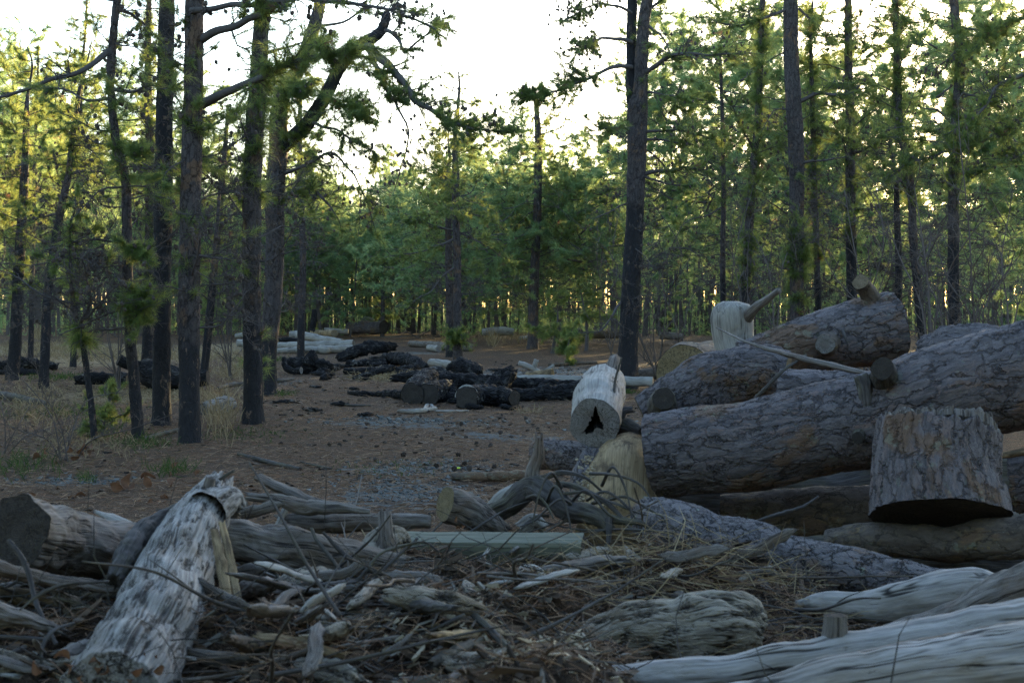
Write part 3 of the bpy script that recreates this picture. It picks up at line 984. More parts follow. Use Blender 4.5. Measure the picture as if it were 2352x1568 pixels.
near_pine("forked_pine", "tall pine forking into two stems, right of the burnt logs", (1441, 892), [(1442, 830, 47), (1446, 740, 44), (1450, 650, 43), (1455, 560, 42), (1459, 480, 41), (1461, 400, 43), (1463, 320, 45), (1464, 260, 46), (1470, 210, 34), (1474, 120, 30), (1479, 50, 28), (1487, 0, 26)], 470, 11.0, 21,
          forks=[[(1458, 275, 30, .1), (1451, 215, 26, .15), (1450, 150, 24, .2), (1450, 80, 23, .3), (1452, 0, 22, .3), (1450, -120, 14, .3), (1448, -200, 6, .3)]],
          limbs=[Lb([(1450, 155, 0), (1425, 152, -.3), (1400, 158, -.5), (1360, 175, -.8), (1320, 190, -1.0), (1270, 210, -1.3), (1205, 225, -1.6)], (.05, .012), leaf=1, dens=10, sub=.6, start=.4, cones=.2),
                 Lb([(1450, 98, 0), (1420, 88, -.3), (1385, 90, -.5), (1360, 105, -.7), (1330, 120, -.9)], (.05, .012), leaf=.8, dens=8, sub=.6, start=.5, cones=.6),
                 Lb([(1450, 30, 0), (1410, 10, -.3), (1360, 15, -.7), (1300, 45, -1.0)], (.035, .008), leaf=.5, dens=9, sub=.6, start=.3, cones=.8),
                 Lb([(1475, 170, 0), (1500, 155, -.2), (1540, 130, -.4), (1600, 125, -.6), (1700, 124, -.8)], (.055, .014), leaf=.6, dens=6, sub=.7, start=.2, cones=.3),
                 Lb([(1480, 212, 0), (1520, 215, -.3), (1570, 225, -.6)], (.03, .008), leaf=.6, dens=6),
                 Lb([(1480, 303, 0), (1520, 298, -.2), (1580, 305, -.6), (1640, 320, -.9)], (.035, .008), leaf=.6, dens=8), Lb([(1480, 320, 0), (1530, 322, -.2), (1590, 332, -.5)], (.03, .008), leaf=.5, dens=7),
                 Lb([(1480, 400, 0), (1520, 390, -.2), (1570, 385, -.3), (1620, 390, -.5)], (.05, .01), leaf=.5, dens=7), Lb([(1480, 405, 0), (1520, 420, -.3), (1560, 425, -.5)], (.03, .01), leaf=.2),
                 Lb([(1452, 300, 0), (1425, 292, -.3), (1390, 295, -.6), (1370, 290, -.8)], (.028, .008), leaf=.7, dens=8), Lb([(1450, 465, 0), (1410, 480, -.3), (1370, 500, -.5)], (.022, .006), leaf=.1, dens=6),
                 Lb([(1484, 30, 0), (1510, 5, -.1), (1560, -30, -.2)], (.04, .01), leaf=.8), Lb([(1490, 60, 0), (1530, 100, -.3), (1545, 140, -.5)], (.03, .008), leaf=.4, cones=.6),
                 Lb([(1430, 690, 0), (1405, 725, -.3), (1380, 760, -.5), (1335, 765, -.8)], (.03, .008), leaf=.1, dens=6)],
          auto=[dict(z0=7.5, z1=10.5, n=12, length=1.8)], tufts=[dict(y=(300, 40), n=10)], group=G)
near_pine("pine_tree", "lone slim pine in the middle, foot behind the charred logs", (1052, 828), [(1051, 760, 20), (1050, 650, 19), (1049, 560, 18), (1046, 480, 17), (1047, 400, 15), (1045, 340, 13), (1047, 290, 10), (1050, 270, 9), (1055, 200, 6), (1053, 165, 4)], 900, 8.6, 22,
          limbs=[Lb([(1049, 610, 0), (1015, 635, -.3), (985, 670, -.6), (950, 690, -.9)], (.03, .008), leaf=.2, dens=5), Lb([(1045, 530, 0), (1000, 520, -.4), (960, 500, -.8), (920, 520, -1.2)], (.035, .008), leaf=.7, dens=7),
                 Lb([(1052, 790, 0), (1052, 775, -.2), (1048, 770, -.4)], (.02, .008), leaf=1, dens=40, sub=.5, start=0)],
          auto=[dict(z0=3.6, z1=7.4, n=26, length=2.2, leaf=.9, sub=.6), dict(z0=7.2, z1=8.5, n=8, length=.6, leaf=.7)], group=G)
near_pine("pine_tree", "slim dark pine standing directly behind the lone middle pine", (1035, 820), [(1034, 740, 19), (1031, 620, 17), (1030, 500, 14), (1030, 400, 10)], 740, 7.2, 23,
          auto=[dict(z0=2.8, z1=7, n=22, length=1.9, leaf=.95, sub=.6)], group=G)
near_pine("pine_tree", "tall slender pine right of the middle with an open top against the sky", (1224, 802), [(1225, 720, 23), (1229, 600, 21), (1234, 500, 19), (1236, 400, 18), (1236, 320, 16), (1233, 260, 13), (1229, 215, 9)], 840, 9.6, 24,
          limbs=[Lb([(1235, 330, 0), (1210, 290, -.4), (1190, 265, -.7)], (.03, .008), leaf=.6, dens=6), Lb([(1238, 310, 0), (1290, 290, -.4), (1310, 230, -.6), (1330, 200, -.8)], (.035, .008), leaf=.4, dens=6),
                 Lb([(1236, 345, 0), (1200, 340, -.4), (1160, 345, -.8)], (.03, .008), leaf=.8, dens=8), Lb([(1233, 265, 0), (1270, 235, -.3), (1300, 205, -.5)], (.025, .006), leaf=.7, dens=6)],
          auto=[dict(z0=5.2, z1=8.0, n=18, length=2.2, leaf=.9, sub=.6), dict(z0=3.0, z1=5.2, n=12, length=2.0, leaf=.8, sub=.6), dict(z0=8.2, z1=9.5, n=7, length=.9)], group=G)
near_pine("pine_tree", "grey trunk with a bushy tuft, rising left of the big sawn log end", (1832, 882), [(1831, 700, 33), (1829, 560, 33), (1830, 440, 34), (1828, 320, 36), (1822, 230, 36), (1817, 120, 34), (1816, 0, 32)], 900, 11.5, 25,
          limbs=[Lb([(1833, 235, 0), (1880, 215, -.3), (1930, 220, -.7), (1980, 205, -1.0)], (.05, .012), leaf=.4, dens=6), Lb([(1830, 375, 0), (1880, 370, -.3), (1950, 360, -.6)], (.04, .008), leaf=.1, dens=5),
                 Lb([(1835, 20, 0), (1880, 60, -.3), (1900, 95, -.5)], (.03, .008), leaf=.8), Lb([(1812, 20, 0), (1760, 40, -.3), (1690, 60, -.6), (1620, 40, -.9)], (.04, .01), leaf=.6, dens=6),
                 Lb([(1812, 250, 0), (1780, 255, -.3), (1750, 300, -.6)], (.02, .006), leaf=.3)],
          auto=[dict(z0=8.5, z1=11.2, n=12, length=1.8), dict(z0=2.5, z1=6, n=10, length=1.0, leaf=.2)], tufts=[dict(y=(620, 570), n=24, size=1.6), dict(y=(720, 500), n=40, size=1.5)], group=G)
near_pine("pine_tree", "needle clad pine behind the standing branch stub of the top log", (1958, 872), [(1957, 700, 25), (1955, 560, 24), (1953, 400, 22), (1952, 250, 20), (1948, 100, 17), (1948, 0, 16)], 560, 10.5, 26,
          limbs=[Lb([(1950, 330, 0), (1915, 300, -.3), (1880, 285, -.6)], (.05, .014), leaf=.5), Lb([(1956, 350, 0), (2000, 350, -.3), (2060, 355, -.6)], (.04, .01), leaf=.6, dens=7)],
          auto=[dict(z0=4.6, z1=10.2, n=20, length=1.6, leaf=.7, dens=5)], tufts=[dict(y=(560, 20), n=110, size=1.2)], group=G)
near_pine("pine_tree", "slim leaning pine with burnt foot beside the right end of the top log", (2128, 884), [(2118, 760, 20), (2108, 660, 20), (2098, 560, 19), (2094, 460, 18), (2085, 380, 18), (2068, 300, 17), (2062, 200, 16), (2060, 100, 15), (2056, 0, 14)], 560, 9.8, 27,
          auto=[dict(z0=4.6, z1=9.5, n=20, length=1.4, leaf=.65, dens=5)], tufts=[dict(y=(480, 10), n=120, size=1.1)], group=G)
near_pine("pine_tree", "slim black trunk just right of the top log's sawn end", (2062, 880), [(2063, 740, 17), (2064, 600, 16), (2060, 500, 14), (2058, 420, 12)], 400, 6.8, 28,
          auto=[dict(z0=3.6, z1=6.6, n=14, length=1.1, leaf=.4)], group=G)
near_pine("pine_tree", "grey upright pine near the right edge with black charred lower trunk", (2192, 892), [(2192, 740, 27), (2190, 620, 26), (2190, 500, 25), (2191, 400, 24), (2196, 280, 23), (2204, 180, 24), (2204, 100, 23), (2194, 40, 20), (2190, 0, 19)], 560, 10.5, 29,
          limbs=[Lb([(2195, 345, 0), (2150, 355, -.3), (2080, 380, -.6), (2040, 410, -.9)], (.03, .01), leaf=.8, dens=8), Lb([(2200, 110, 0), (2170, 140, -.3), (2120, 190, -.6)], (.02, .006), leaf=.2, cones=.4),
                 Lb([(2210, 65, 0), (2250, 70, -.3), (2310, 75, -.6)], (.03, .008), leaf=.8, dens=8), Lb([(2205, 215, 0), (2250, 225, -.3), (2300, 240, -.6)], (.03, .008), leaf=.8, dens=8)],
          auto=[dict(z0=4.6, z1=10.2, n=18, length=1.5, leaf=.7, dens=5)], tufts=[dict(y=(480, 60), n=70, size=1.2)], group=G)
near_pine("pine_tree", "green needle covered pine left of the pale upright log", (1708, 874), [(1712, 700, 20), (1718, 560, 20), (1728, 420, 18), (1738, 300, 16), (1745, 200, 14), (1748, 100, 13), (1752, 0, 12)], 640, 9.6, 30,
          limbs=[Lb([(1732, 350, 0), (1705, 300, -.3), (1680, 240, -.6), (1650, 200, -.9)], (.025, .01), leaf=.3)],
          auto=[dict(z0=4.2, z1=9.3, n=20, length=1.2, leaf=.75, dens=5)], tufts=[dict(y=(660, 20), n=150, size=1.3)], group=G)
near_pine("pine_tree", "thin bare stemmed pine between the forked pine and the pale upright log", (1662, 866), [(1662, 740, 13), (1660, 600, 12), (1662, 450, 11), (1660, 300, 9), (1656, 180, 7), (1654, 120, 5)], 640, 7.8, 31,
          auto=[dict(z0=3.8, z1=7.6, n=18, length=1.3, leaf=.6, dens=5)], tufts=[dict(y=(480, 300), n=30)], group=G)
near_pine("pine_tree", "thin pine wrapped in bright needles, right of the grey trunk with the bushy tuft", (1880, 876), [(1880, 740, 15), (1876, 600, 14), (1872, 470, 13), (1868, 330, 12), (1864, 180, 10), (1862, 60, 7)], 640, 8.8, 33,
          auto=[dict(z0=4.0, z1=8.6, n=14, length=.9, leaf=.6, dens=5)], tufts=[dict(y=(620, 20), n=150, size=1.1)], group=G)
near_pine("pine_tree", "pine on the right edge whose dark limbs reach into the photo", (2420, 900), [(2418, 700, 36), (2420, 500, 35), (2416, 300, 32), (2410, 100, 28), (2405, 0, 26)], 700, 10.5, 32,
          limbs=[Lb([(2416, 150, 0), (2352, 172, -.3), (2300, 190, -.5), (2270, 230, -.7), (2230, 275, -.9), (2190, 300, -1.1)], (.06, .014), leaf=.75, dens=8),
                 Lb([(2416, 250, 0), (2352, 262, -.3), (2300, 300, -.6), (2240, 330, -.9), (2190, 350, -1.2)], (.05, .012), leaf=.8, dens=9),
                 Lb([(2416, 20, 0), (2352, 40, -.3), (2300, 60, -.6), (2250, 100, -.9)], (.04, .01), leaf=.8, dens=9), Lb([(2416, 330, 0), (2352, 350, -.3), (2290, 380, -.7), (2230, 400, -1)], (.05, .01), leaf=.7, dens=9)],
          auto=[dict(z0=4.4, z1=10.2, n=18, length=2.0, leaf=.8, dens=5)], group=G)

near_pine("pine_tree", "slender pine with a narrow sunlit crown rising at the upper left", (168, 842), [(172, 740, 13), (178, 600, 12), (180, 450, 11), (183, 300, 9), (190, 150, 7), (198, 40, 5), (200, -40, 3)], 700, 9.6, 34,
          auto=[dict(z0=4.4, z1=9.4, n=22, length=1.1, leaf=.9, dens=6)], tufts=[dict(y=(350, 0), n=60)], group=G)
near_pine("pine_tree", "shorter spindly pine with a thin crown left of the slender sunlit pine", (70, 838), [(72, 740, 12), (74, 600, 11), (78, 450, 9), (82, 300, 7), (86, 200, 5), (88, 110, 3)], 700, 8.6, 35,
          auto=[dict(z0=4.4, z1=8.5, n=18, length=1.0, leaf=.85, dens=6)], tufts=[dict(y=(350, 100), n=40)], group=G)
near_pine("pine_tree", "leafy pine behind the burnt fork's trunk, left of the middle", (690, 838), [(692, 740, 16), (696, 600, 15), (692, 450, 13), (688, 320, 11), (690, 200, 8)], 700, 8.4, 36,
          auto=[dict(z0=3.6, z1=8.2, n=22, length=1.8, leaf=.85, dens=6)], tufts=[dict(y=(450, 200), n=40)], group=G)

# ------------------------------------------------------------------ the forest behind: individual trees from a few grown forms
def forest_form(seed, H, r, crown0, spread, nl, burn, bend, tuft_scale=1.0, dead=.2):
    rng = np.random.default_rng(seed)
    T = Plant(rng, .19 * tuft_scale, 22, .0095)
    n = 40
    z = np.linspace(-.1, H, n)
    ph = rng.uniform(0, 6, 2)
    C = np.column_stack([bend * np.sin(z * .7 + ph[0]) - bend * math.sin(ph[0]), bend * np.sin(z * .55 + ph[1]) - bend * math.sin(ph[1]), z])
    R = r * (1 - .85 * (z / H) ** 1.2)
    R[0] *= 1.3
    tube(T.trunk, C, R, 14, .05, seed, val=sm(burn + .8, burn - .8, z), off=rng.uniform(0, 30, 3))
    T.auto_limbs(C, crown0, H * .98, nl, spread, .86, 3.1, .65, .25, cones=.08, lvl=1, dead=.12)
    T.auto_limbs(C, .18 * H, crown0 + .8, 12, spread * .65, .04, 4, .5, .1, cones=0, lvl=1)
    T.trunk_tufts(C, R, crown0 * .5, H * .9, 25, .9)
    T.spray(C[-1], (0, 0, 1), .5, .012, 1, 1)
    cb = Buf()
    T.cone_mesh(cb)
    return T.trunk, merge_crown(T), cb


FORMS = []
fs = [(101, 8.8, .15, 3.7, 2.4, 36, 1.6, .10), (102, 9.6, .17, 3.8, 2.3, 36, 2.6, .08), (103, 7.4, .11, 3.0, 2.0, 34, 1.0, .16), (104, 10.2, .16, 5.0, 2.1, 28, 3.6, .06),
      (105, 6.4, .08, 2.4, 1.7, 28, .6, .2), (106, 9.0, .13, 3.6, 1.8, 40, 3.0, .12), (107, 8.2, .14, 3.2, 2.6, 32, 2.0, .14), (108, 4.6, .06, .8, 1.3, 22, .4, .2), (109, 7.6, .075, 5.6, 1.0, 9, 2.2, .10)]
for f in fs:
    tr, cr, cb = forest_form(*f)
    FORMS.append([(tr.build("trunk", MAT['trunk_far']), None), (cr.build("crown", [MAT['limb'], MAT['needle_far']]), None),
                  (cb.build("cones", MAT['cone'], smooth=False), "stuff")])
form_arrays = None
for parts in FORMS:
    for o, k in parts:
        COL.objects.unlink(o)

rng = np.random.default_rng(5)
spots = []


def start_depth(px):
    xs = [-200, 60, 200, 330, 520, 660, 800, 1000, 1120, 1250, 1400, 1500, 1700, 2000, 2600]
    ds = [38, 40, 50, 58, 66, 74, 70, 60, 57, 57, 50, 42, 40, 40, 40]
    return float(np.interp(px, xs, ds))


ZL = (("left wood", 0, 640), ("wood behind the clearing", 640, 1440), ("wood behind the log pile", 1440, 2600))
tries = 0
while len(spots) < 212 and tries < 60000:
    tries += 1
    px = rng.uniform(-60, 2420)
    d0 = start_depth(px)
    d = math.sqrt(rng.uniform(d0 ** 2, 108 ** 2)) if rng.random() < .55 else rng.uniform(d0, d0 + 26)
    x = (px - CX) / FPX * d
    if all((x - s[0]) ** 2 + (d - s[1]) ** 2 > (1.25 if d < 70 else 1.0) ** 2 for s in spots):
        spots.append((x, d, px))
# individually seen trunks along the clearing's far side
for px, py, k in ((760, 768, 3), (905, 800, 4), (880, 778, 0), (1128, 800, 2), (1160, 806, 5), (1275, 786, 1), (1080, 778, 6), (1370, 800, 1), (1320, 785, 2), (1395, 795, 3), (250, 788, 1), (1190, 775, 0), (700, 775, 3), (1005, 765, 6), (1500, 815, 5), (1545, 820, 1), (120, 770, 3), (420, 770, 1), (470, 772, 0)):
    g = gpt(px, py)
    spots.append((g[0], g[1], px, k))
KINDS = ["bushy pine with a broad crown", "tall pine with a high crown", "low branching young pine", "tall bare stemmed pine", "small crooked pine", "narrow dense pine", "wide limbed pine", "waist thick low pine sapling"]
KINDS[7] = "short green pine sapling"
KINDS.append("slim bare pine pole")
for q in range(44):
    px = rng.uniform(560, 1500)
    d = start_depth(px) + rng.uniform(-1, 16)
    spots.append(((px - CX) / FPX * d, d, px, 8))
for n_, sp in enumerate(spots):
    x, d, px = sp[:3]
    k = sp[3] if len(sp) > 3 else int(rng.choice(8, p=[.2, .14, .16, .08, .1, .13, .14, .05] if 700 < px < 1450 else [.12, .24, .03, .26, .05, .10, .17, .03]))
    zone = [z for z in ZL if z[1] <= max(0, px) < z[2]][0]
    root = empty("forest_pine", (x, d, float(ground_h(x, d)) - .02))
    root.rotation_euler = (rng.normal() * .03, rng.normal() * .03, rng.uniform(0, 6.283))
    sc = rng.uniform(.86, 1.1)
    if k != 8 and px > 1400 and d < 64:
        sc *= 1.3
    if k != 8 and px < 700 and d < 70:
        sc *= 1.24
    if 900 < px < 1300 and d < 75:
        sc *= .97
    root.scale = (sc, sc, sc)
    depth = "at the front of" if d < 62 else "deep in"
    tag(root, f"{KINDS[k]} {depth} the {zone[0]}", "pine tree", f"{KINDS[k]} {depth} the {zone[0]}")
    for o, kd in FORMS[k]:
        c = o.copy()
        COL.objects.link(c)
        c.parent = root
        if kd:
            c["kind"] = kd

# the far wood beyond: one mass of stems and crowns
rng = np.random.default_rng(77)
fw = Buf()
T = Plant(rng, .42, 12, .034)
for q in range(3000):
    d = math.sqrt(rng.uniform(78 ** 2, 165 ** 2))
    x = rng.uniform(-.42, .46) * d
    H = rng.uniform(7.5, 10.5)
    z = np.linspace(-.1, H, 5)
    P = np.column_stack([x + rng.normal() * .15 * z / H * 3, np.full(5, d), z])
    P[1:4, 0] += rng.normal(size=3) * .06
    r = rng.uniform(.035, .13)
    fw.twig(P, r, r * .3, 0)
    c0 = rng.uniform(2.2, 4.6)
    for m in range(54 if q < 1400 else 3):
        h = rng.uniform(c0, H + .2)
        a = rng.random() * 6.283
        rr = (1.9 * (1 - ((h - c0) / (H - c0 + .3)) ** 1.3) + .15) * math.sqrt(rng.random())
        T.tuft((x + rr * math.cos(a), d + rr * math.sin(a), h), nrm([math.cos(a), math.sin(a), .5]), rng.uniform(.8, 1.4), rng.random() * .95)
    if rng.random() < .35:
        for m in range(26):
            T.tuft((x + rng.normal() * .8, d + rng.normal(), 2.4 * rng.random() ** 1.5), nrm(rng.normal(size=3) + A([0, 0, 1])), rng.uniform(.6, 1.1), rng.random() * .9)
nb = Buf()
T.needles(nb)
fw.flush()
fw.add(np.concatenate(nb.v), tris=np.concatenate(nb.t), val=np.concatenate(nb.val), mi=1)
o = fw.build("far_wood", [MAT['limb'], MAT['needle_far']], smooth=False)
tag(o, "distant mass of pine stems and crowns closing off the wood", "wood", kind="stuff")

# unseen wood beside and behind the viewer, added to block low sky light
rng = np.random.default_rng(78)
fw = Buf()
T = Plant(rng, .5, 9, .06)
for q in range(520):
    a_ = math.radians(rng.uniform(27, 333))
    d = rng.uniform(8.5, 44) if math.cos(a_) < .2 else rng.uniform(24, 70)
    x, y = d * math.sin(a_), d * math.cos(a_)
    if abs(x) < .47 * y + 1.5:
        continue
    H = rng.uniform(9, 12.5)
    fw.twig(np.column_stack([np.full(5, x), np.full(5, y), np.linspace(-.1, H, 5)]), .14, .04, 0)
    c0 = rng.uniform(1.0, 2.5)
    for m in range(70):
        h = rng.uniform(c0, H + .2)
        t_ = rng.random() * 6.283
        rr = (2.0 * (1 - ((h - c0) / (H - c0 + .3)) ** 1.5) + .2) * math.sqrt(rng.random())
        T.tuft((x + rr * math.cos(t_), y + rr * math.sin(t_), h), nrm([math.cos(t_), math.sin(t_), .5]), rng.uniform(.8, 1.4), rng.random() * .95)
nb = Buf()
T.needles(nb)
fw.flush()
fw.add(np.concatenate(nb.v), tris=np.concatenate(nb.t), val=np.concatenate(nb.val), mi=1)
o = fw.build("unseen_blocking_wood", [MAT['limb'], MAT['needle_far']], smooth=False)
tag(o, "unseen pine wood around the camera, added to block low sky light", "wood", kind="stuff")


# ------------------------------------------------------------------ bare shrubs and saplings
def bare_shrub(name, label, base, stems, seed, D=None, leafy=0, r0=.012, group=None):
    """stems: lists of pixels from the foot outwards."""
    rng = np.random.default_rng(seed)
    g = gpt(*base) if D is None else A([pix(base[0], base[1], D)[0], D, float(ground_h(0, D))])
    B = Buf()

    def grow(P, r, lvl):
        C = spline(P, 5)
        B.twig(C, r, r * .45)
        if lvl <= 0:
            return
        L = np.linalg.norm(C[-1] - C[0])
        for k in range(rng.integers(3, 6)):
            i = rng.integers(1, 5)
            d = nrm(C[i] - C[i - 1])
            dd = nrm(d * .7 + perp(d, rng) * .75 + A([0, 0, .15]))
            q = C[i]
            l = L * rng.uniform(.3, .6)
            m1 = q + dd * l * .5 + rng.normal(size=3) * l * .06
            grow([q, m1, m1 + nrm(dd + rng.normal(size=3) * .35 + A([0, 0, .1])) * l * .5], max(r * .5, .0022), lvl - 1)

    for S in stems:
        P = [g + A([rng.normal() * .05, rng.normal() * .05, 0])] + [pix(px, py, g[1] + dz) for px, py, dz in S]
        C = spline(P, 4 * (len(P) - 1) + 1)
        for m in range(len(P) - 1):
            f = m / (len(P) - 1)
            grow(C[4 * m:4 * m + 5], r0 * (1 - .65 * f), 2 if m == 0 else 3)
    o = B.build(name, MAT['twig'], None, g)
    return tag(o, label, "shrub", group)


bare_shrub("bare_shrub", "leafless shrub with arching brown twigs in the left foreground", (150, 1060), [[(120, 960, 0), (60, 880, .3), (20, 850, .5)], [(140, 980, 0), (100, 900, -.2), (80, 830, -.4)], [(170, 980, .2), (200, 920, .4), (270, 900, .6)], [(110, 1010, -.2), (50, 990, -.4), (0, 970, -.6)], [(210, 1010, 0), (300, 985, -.2), (400, 950, -.4)]], 51, r0=.011)
bare_shrub("bare_shrub", "low leafless shrub at the left border beside the fallen dark branch", (20, 1040), [[(10, 960, 0), (-10, 900, .3)], [(40, 980, 0), (70, 930, .3)], [(60, 1000, 0), (110, 985, .3), (150, 960, .4)]], 52, r0=.010)
bare_shrub("bare_sapling", "tall leafless grey sapling right of the top log's sawn end", (2140, 880), [[(2135, 700, 0), (2120, 560, .2), (2100, 430, .3)], [(2150, 720, 0), (2190, 600, -.3), (2260, 500, -.5)], [(2120, 720, 0), (2070, 600, .3), (2040, 520, .5)]], 53, D=23, r0=.03)
bare_shrub("bare_sapling", "tangled leafless sapling behind the standing stub of the top log", (1990, 850), [[(1985, 700, 0), (1960, 560, .3), (1940, 440, .5)], [(2000, 690, 0), (2030, 560, 0), (2010, 420, .2)], [(1980, 720, 0), (1920, 640, .2), (1880, 560, .4)]], 54, D=25, r0=.025)
bare_shrub("bare_sapling", "thin leafless sapling reaching up to the sky gap near the right edge", (2240, 880), [[(2235, 700, 0), (2225, 520, .2), (2205, 330, .3), (2200, 230, .3)], [(2250, 720, 0), (2300, 640, -.3), (2340, 590, -.4)], [(2230, 730, 0), (2180, 650, .2), (2150, 560, .4)]], 55, D=24, r0=.03)
bare_shrub("bare_sapling", "leafless thicket stem at the right border above the big bark log", (2320, 880), [[(2315, 720, 0), (2300, 600, .3), (2320, 480, .5)], [(2330, 740, 0), (2360, 640, .3)], [(2300, 740, 0), (2250, 680, -.2), (2210, 660, -.3)]], 56, D=22, r0=.025)
bare_shrub("bare_shrub", "grey twiggy shrub between the forked pine and the mossy sawn log", (1560, 842), [[(1555, 760, 0), (1530, 690, .3), (1500, 640, .5)], [(1570, 760, 0), (1590, 680, .3), (1640, 600, .5)], [(1550, 780, 0), (1500, 740, .2)]], 57, r0=.02)
bare_shrub("bare_sapling", "leafless sapling leaning over the pale upright log", (1780, 850), [[(1775, 700, 0), (1760, 600, .3), (1720, 520, .6)], [(1790, 700, 0), (1800, 600, 0), (1860, 500, .2)], [(1770, 740, 0), (1740, 680, .2)]], 58, D=26, r0=.02)
rr_ = np.random.default_rng(91)
for lab, px, py, D in (("leafless sapling directly behind the pale upright log", 1700, 840, 29), ("leafless sapling just right of the forked pine's trunk", 1510, 835, 30), ("leafless sapling behind the left slope of the top log", 1850, 845, 30),
                       ("leafless sapling between the needle clad pine and the slim black trunk", 2020, 860, 27), ("leafless sapling behind the lumpy far right log", 2290, 860, 26), ("leafless sapling in front of the grey upright pine near the right edge", 2175, 870, 25),
                       ("leafless sapling left of the forked pine at the wood's edge", 1405, 815, 44), ("leafless shrub among the left trunks behind the crooked pine", 270, 880, 27), ("leafless shrub behind the two thick grey trunks at left", 530, 860, 31)):
    st_ = []
    for q in range(4):
        x0 = px + rr_.normal() * 30
        st_.append([(x0, 740 - rr_.uniform(0, 40), rr_.normal() * .3), (x0 + rr_.normal() * 45, 620 - rr_.uniform(0, 60), rr_.normal() * .5), (x0 + rr_.normal() * 80, 480 - rr_.uniform(-60, 80), rr_.normal() * .6)])
    bare_shrub("bare_sapling" if "sapling" in lab else "bare_shrub", lab, (px, py), st_, int(px), D=D, r0=.022)
bare_shrub("brush_heap", "low heap of leafless brushwood beyond the far round log", (960, 776), [[(930, 760, 0), (900, 750, .3)], [(990, 758, 0), (1030, 755, .5)], [(960, 755, 0), (950, 742, .2)], [(980, 762, 0), (1010, 745, .5)], [(940, 765, 0), (910, 762, .3)]], 59, r0=.025)

# young pine on the clearing, right of the middle
for label, base, hgt, seed in (("low bushy young pine lying beside the fallen branch at right of the clearing", (1312, 836), 1.0, 61), ("tiny green pine seedling at the feet of the left trunk group", (243, 1000), .55, 62),
                               ("spindly young pine with a bright tuft, left of the forked pine", (1265, 812), 2.0, 63), ("young pine with feathery arms beside the slender tall pine", (1330, 806), 2.4, 64)):
    rng = np.random.default_rng(seed)
    g = gpt(*base)
    T = Plant(rng, .15 if seed != 62 else .07, 30, .005 if seed != 62 else .003)
    z = np.linspace(0, hgt, 14)
    C = g + np.column_stack([.12 * hgt * np.sin(z / hgt * 2 + seed), 0 * z, z])
    tube(T.trunk, C, .03 * (1.1 - z / hgt) * max(hgt, .5), 8, .05, seed)
    T.auto_limbs(C, g[2] + .12 * hgt, g[2] + hgt, 12 if hgt < 1.5 else 13, hgt * .45 + .15, 1, 9 if hgt < 1.5 else 4, .3 * min(hgt, 1.4), .3, 0, 1)
    root = empty("young_pine", g)
    tag(root, label, "young pine")
    T.build(root, g, (MAT['limb'], MAT['limb'], MAT['needle']))

# ------------------------------------------------------------------ logs
SEED = [100]


def log(name, label, cat, mat, pts, ends=('cut', 'cut'), end_mat='end_grey', lump=.05, jag=0.0, group=None, stubs=(), flat=1.0, res=4.2, hole=None, lf=2.0, kind=None, bulge=0.0):
    """A log along photo points (px, py, depth or None when it lies on the ground, radius in px)."""
    SEED[0] += 1
    sd = SEED[0]
    rng = np.random.default_rng(sd)
    P = []
    for px, py, d, r in pts:
        if d is None:
            g = gpt(px, py + r)
            d = g[1]
        P.append((*pix(px, py, d), r * d / FPX))
    P = A(P)
    if mat in ('char', 'char_ash') and lump < .3:
        lump, lf = lump * 1.5 + .02, 3.0
    rp = max(p[3] for p in pts)
    dm = P[:, 1].mean()
    L = np.linalg.norm(np.diff(P[:, :3], axis=0), axis=1).sum()
    n = int(np.clip(L / (res * dm / FPX), 8, 420))
    C = spline(P, n)
    k = int(np.clip(rp * 1.5, 12, 120))
    B = Buf()
    jg = [(jag if e == 'jag' else 0) for e in ends]
    cp = [e in ('jag', 'cap') for e in ends]
    C[:, 3] = np.maximum(C[:, 3], .004)
    if n > 20:
        tt = np.linspace(0, L, n) / P[:, 3].max()
        C[:, :3] += .16 * P[:, 3].max() * np.stack([vnoise(np.column_stack([tt * .45, tt * 0 + p_, tt * 0])) for p_ in rng.uniform(0, 50, 3)], -1) * np.sin(np.linspace(0, math.pi, n))[:, None]
    info = tube(B, C[:, :3], C[:, 3], k, lump, sd, tuple(jg), tuple(cp), flat=flat, lf=lf, off=rng.uniform(0, 30, 3))
    org = A([P[:, 0].mean(), P[:, 1].mean(), (P[:, 2] - P[:, 3]).min()])
    ob = B.build(name, MAT[mat], None, org)
    tag(ob, label, cat, group, kind)
    for e in (0, 1):
        if ends[e] == 'cut':
            cut_face(info, e, MAT[end_mat], ob, org, seed=sd + e, hole=hole if e == 0 else None, bulge=bulge)
    for st in stubs:
        Q = A([(*pix(px, py, d), r * d / FPX) for px, py, d, r in st['p']])
        Ls = np.linalg.norm(np.diff(Q[:, :3], axis=0), axis=1).sum()
        m = int(np.clip(Ls / (res * dm / FPX), 6, 120))
        Cs = spline(Q, m)
        Bs = Buf()
        kk = int(np.clip(max(x[3] for x in st['p']) * 1.8, 10, 60))
        en = st.get('end', 'jag')
        inf = tube(Bs, Cs[:, :3], np.maximum(Cs[:, 3], .003), kk, st.get('lump', .07), sd + 31, (0, st.get('jag', .03) if en == 'jag' else 0), (False, en != 'cut'), off=rng.uniform(0, 9, 3))
        so = Bs.build(st.get('name', "branch_stub"), MAT[st.get('mat', mat)], ob, org)
        if st.get('label'):
            so["label"] = st['label']
        if en == 'cut':
            cut_face(inf, 1, MAT[st.get('em', end_mat)], so, org, seed=sd + 9)
    return ob


